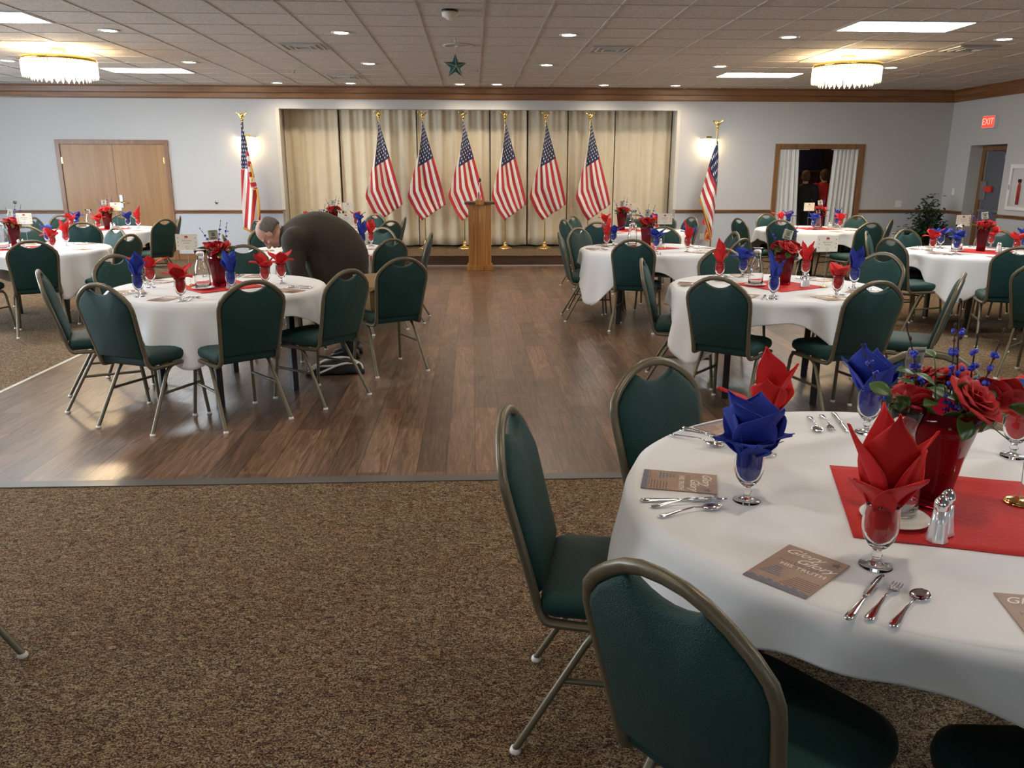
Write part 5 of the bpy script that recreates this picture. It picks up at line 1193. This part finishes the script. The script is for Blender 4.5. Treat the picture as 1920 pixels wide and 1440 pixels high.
def standing(x, y, rz, shirt, hair, hairr, label, hgt=1.66):
    t = empty('person', (x, y, 0), rz); k = hgt/1.75; tag(t, label, 'person')
    b = MB(); head(b, Matrix.Translation((0,0,1.60*k)) @ Matrix.Scale(1.0*k,4))
    limb(b, [(0,0,1.47*k),(0,0,1.30*k),(0,0,1.0*k)], [.055,.11,.11])
    for s in (-1,1):
        limb(b, [(s*.18,0,1.40*k),(s*.22,.02,1.12*k),(s*.16,.20,1.0*k)], [.05,.04,.027]); hand(b, (s*.16,.20,1.0*k), (-s*.3,1,-.1), (0,0,-1), k)
        limb(b, [(s*.09,0,.92*k),(s*.10,.01,.5*k),(s*.10,0,.08*k)], [.07,.05,.036])
    fuse(b.build('body', 'skin', t), .008, 3)
    j = MB(); loft(j, [((0,0,z*k), Vector((w*k,0,0)), Vector((0,d*k,0))) for z, w, d in ((.86,.20,.14),(1.0,.185,.135),(1.15,.185,.13),(1.32,.205,.135),(1.41,.185,.115),(1.455,.11,.085),(1.49,.065,.065))], 24)
    for s in (-1,1): limb(j, [(s*.15,0,1.38*k),(s*.19,0,1.38*k),(s*.225,.01,1.12*k),(s*.185,.13,1.03*k)], [.075,.075,.062,.05])
    fuse(j.build('shirt', shirt, t), .014, 5)
    q_ = MB()
    for s in (-1,1): limb(q_, [(s*.08,0,.94*k),(s*.10,.01,.5*k),(s*.10,0,.06*k)], [.12,.082,.065])
    fuse(q_.build('trousers', 'trousers', t), .014, 5)
    for s in (-1,1): MB().box((s*.10-.045,-.08,0), (s*.10+.045,.19,.07), .02).build('shoe', 'shoe', t)
    h = MB().ball((0,-.022,1.655*k), hairr*k, 20, 14, (.90,1.0,1.0)); h.ball((0,-.045,1.60*k), hairr*.85*k, 16, 10, (.95,.8,1.0)); h.build('hair', hair, t)
    return t
standing(7.08, 16.35, R(10), 'red_shirt', 'brown_hair', .112, 'person in a red top seen from behind through the curtained opening', 1.62)
standing(6.58, 16.05, R(-15), 'black_shirt', 'brown_hair', .105, 'person in black in the shadow of the curtained opening', 1.60)
bl = bpy.data.lights.new('back_room_fill', 'POINT'); bl.energy = 40; bl.color = (1,.72,.45); bl.shadow_soft_size = .15  # added point light without a fixture, brightens the dark back room
bo = bpy.data.objects.new('back_room_fill', bl); COL.objects.link(bo); bo.location = (6.0, 16.9, 2.3)

# ================================================================== PLANT
t = empty('potted_ficus', (8.24, 14.42, 0)); tag(t, 'dark leafy potted ficus standing in the right corner of the room', 'plant')
MB().lathe([(0,0),(.11,0),(.13,.02),(.155,.24),(.165,.245),(.165,.27),(.145,.27),(.14,.23),(0,.23)], 28).build('pot', 'pot', t)
rn = random.Random(9); st = MB(); lf = MB()
tips = []
for k in range(46):
    a = rn.uniform(0, 6.28); z1 = rn.choice((.42,.5,.58,.62,.7,.8,.88,1.0,1.1)); r1 = .42*(1-max(0, (z1-.5)/.75))**.8*rn.uniform(.6,1.05)
    pts = [(0.02*math.cos(a),.02*math.sin(a),.22),(r1*.25*math.cos(a), r1*.25*math.sin(a), .22+(z1-.22)*.6+.05),(r1*math.cos(a), r1*math.sin(a), z1+.03)]
    st.tube(pts, [.008,.005,.002], 5); tips.append((pts[1], pts[2]))
for p1, p2 in tips:
    for q in range(26):
        s = rn.uniform(0, 1.12); c = Vector(p1)*(1-s)+Vector(p2)*s+Vector((rn.gauss(0,.045), rn.gauss(0,.045), rn.gauss(0,.045))); 
        a = rn.uniform(0, 6.28); dn = rn.uniform(-1.0,.1); ln = rn.uniform(.06,.10); d = Vector((math.cos(a)*.8, math.sin(a)*.8, dn*.7)).normalized(); sd = d.cross(Vector((0,0,1))).normalized()*ln*.30; nz = Vector((0,0,.008))
        lf.add([c, c+d*ln*.35+sd+nz, c+d*ln*.75+sd*.7+nz, c+d*ln, c+d*ln*.75-sd*.7+nz, c+d*ln*.35-sd+nz, c+d*ln*.5-nz*.5], [(0,1,6),(1,2,6),(2,3,6),(3,4,6),(4,5,6),(5,0,6)])
st.build('stem', 'twig', t); lf.build('foliage', 'ficus', t)

# ================================================================== ODDS AND ENDS
t = empty('cardboard_box', (-.735, 6.585, .4975), R(30)); tag(t, 'open cardboard box on a chair seat beside the bending man', 'box')
MB().box((-.17,-.12,0), (.17,.12,.004)).box((-.17,-.12,.0), (-.166,.12,.155)).box((.166,-.12,0), (.17,.12,.155)).box((-.17,-.12,0), (.17,-.116,.155)).box((-.17,.116,0), (.17,.12,.155)).build('box_body', 'cardboard', t)
for p, q, r_ in (((-.17,.118),(.17,.118),(0,.11,.10)),((-.168,-.12),(-.168,.12),(-.10,0,.05)),((.168,-.12),(.168,.12),(.10,0,.02)),((-.17,-.118),(.17,-.118),(0,-.08,.03))):
    a = Vector((*p,.155)); b2 = Vector((*q,.155)); d = Vector(r_); MB().add([a, b2, b2+d, a+d], [(0,1,2,3)]).build('flap', 'cardboard', t, solid=.003)
pp = MB().grid(lambda u, v: ((u-.5)*.16, (v-.5)*.12, .03*math.sin(u*5+v*3)), 8, 8).build('crumpled_paper', 'white_plastic', None, (-.78, 6.56, .60), solid=.001); tag(pp, 'white paper sticking up inside the cardboard box', 'paper')
t = empty('striped_tote', (-1.10, 8.17, .4975), R(8)); tag(t, 'red and white striped bag on the chair behind the bending man', 'bag')
def tp(u, v): a = 2*math.pi*u; return (.13*math.cos(a)*(1-.1*v)*(abs(math.cos(a))**-.0), .07*math.sin(a)*(1-.2*v)+.006*math.sin(a*5), .265*v)
MB().grid(tp, 28, 8, uvf=lambda u, v: (.6, u*2.9 % 1 if False else u*2)).build('bag_body', 'flag', t, solid=.002)
for s in (-1,1): MB().tube([(-.05,s*.05,.25),(-.04,s*.045,.32),(0,s*.04,.345),(.04,s*.045,.32),(.05,s*.05,.25)], .006, 6).build('strap', 'black', t)
t = empty('black_bag', (-1.13, 6.40, .003), R(10)); tag(t, 'flat black bag with white cords on the floor under a chair', 'bag')
MB().grid(lambda u, v: ((u-.5)*.46, (v-.5)*.26, .012+.075*math.sin(math.pi*u)**.6*math.sin(math.pi*v)**.6+.006*math.sin(u*19+v*7)), 20, 12).build('bag_body', 'black_shirt', t, solid=.006)
for k, pts in enumerate((((-.20,-.10,.05),(-.08,-.02,.105),(.10,.02,.115),(.20,-.04,.07),(.06,-.08,.085),(-.12,-.14,.03)), ((-.21,-.06,.05),(-.05,.02,.11),(.08,.05,.11),(.21,.0,.06),(.22,-.08,.03)), ((-.22,-.12,.03),(-.14,-.08,.07),(.0,-.10,.07),(.12,-.06,.085)))):
    MB().tube(bend(pts, .04, 4), .0085, 6).build('cord', 'white_plastic', t)

# ------------------------------------------------------------------ labels that would still coincide are told apart by where they stand
def finish_labels():
    bpy.context.view_layer.update()
    by = {}
    for o in S.objects:
        if o.parent is None and o.get('category') and o.get('label'): by.setdefault(o['label'], []).append(o)
    for lab, L in by.items():
        if len(L) < 2: continue
        L.sort(key=lambda o: math.atan2(o.location.x, o.location.y)); n = len(L)
        for i, o in enumerate(L):
            if n == 2: sfx = ('left','right')[i] + ' one'
            else: sfx = 'leftmost' if i == 0 else ('rightmost' if i == n-1 else ORD[i] + ' from left')
            o['label'] = lab + ', ' + sfx
finish_labels()
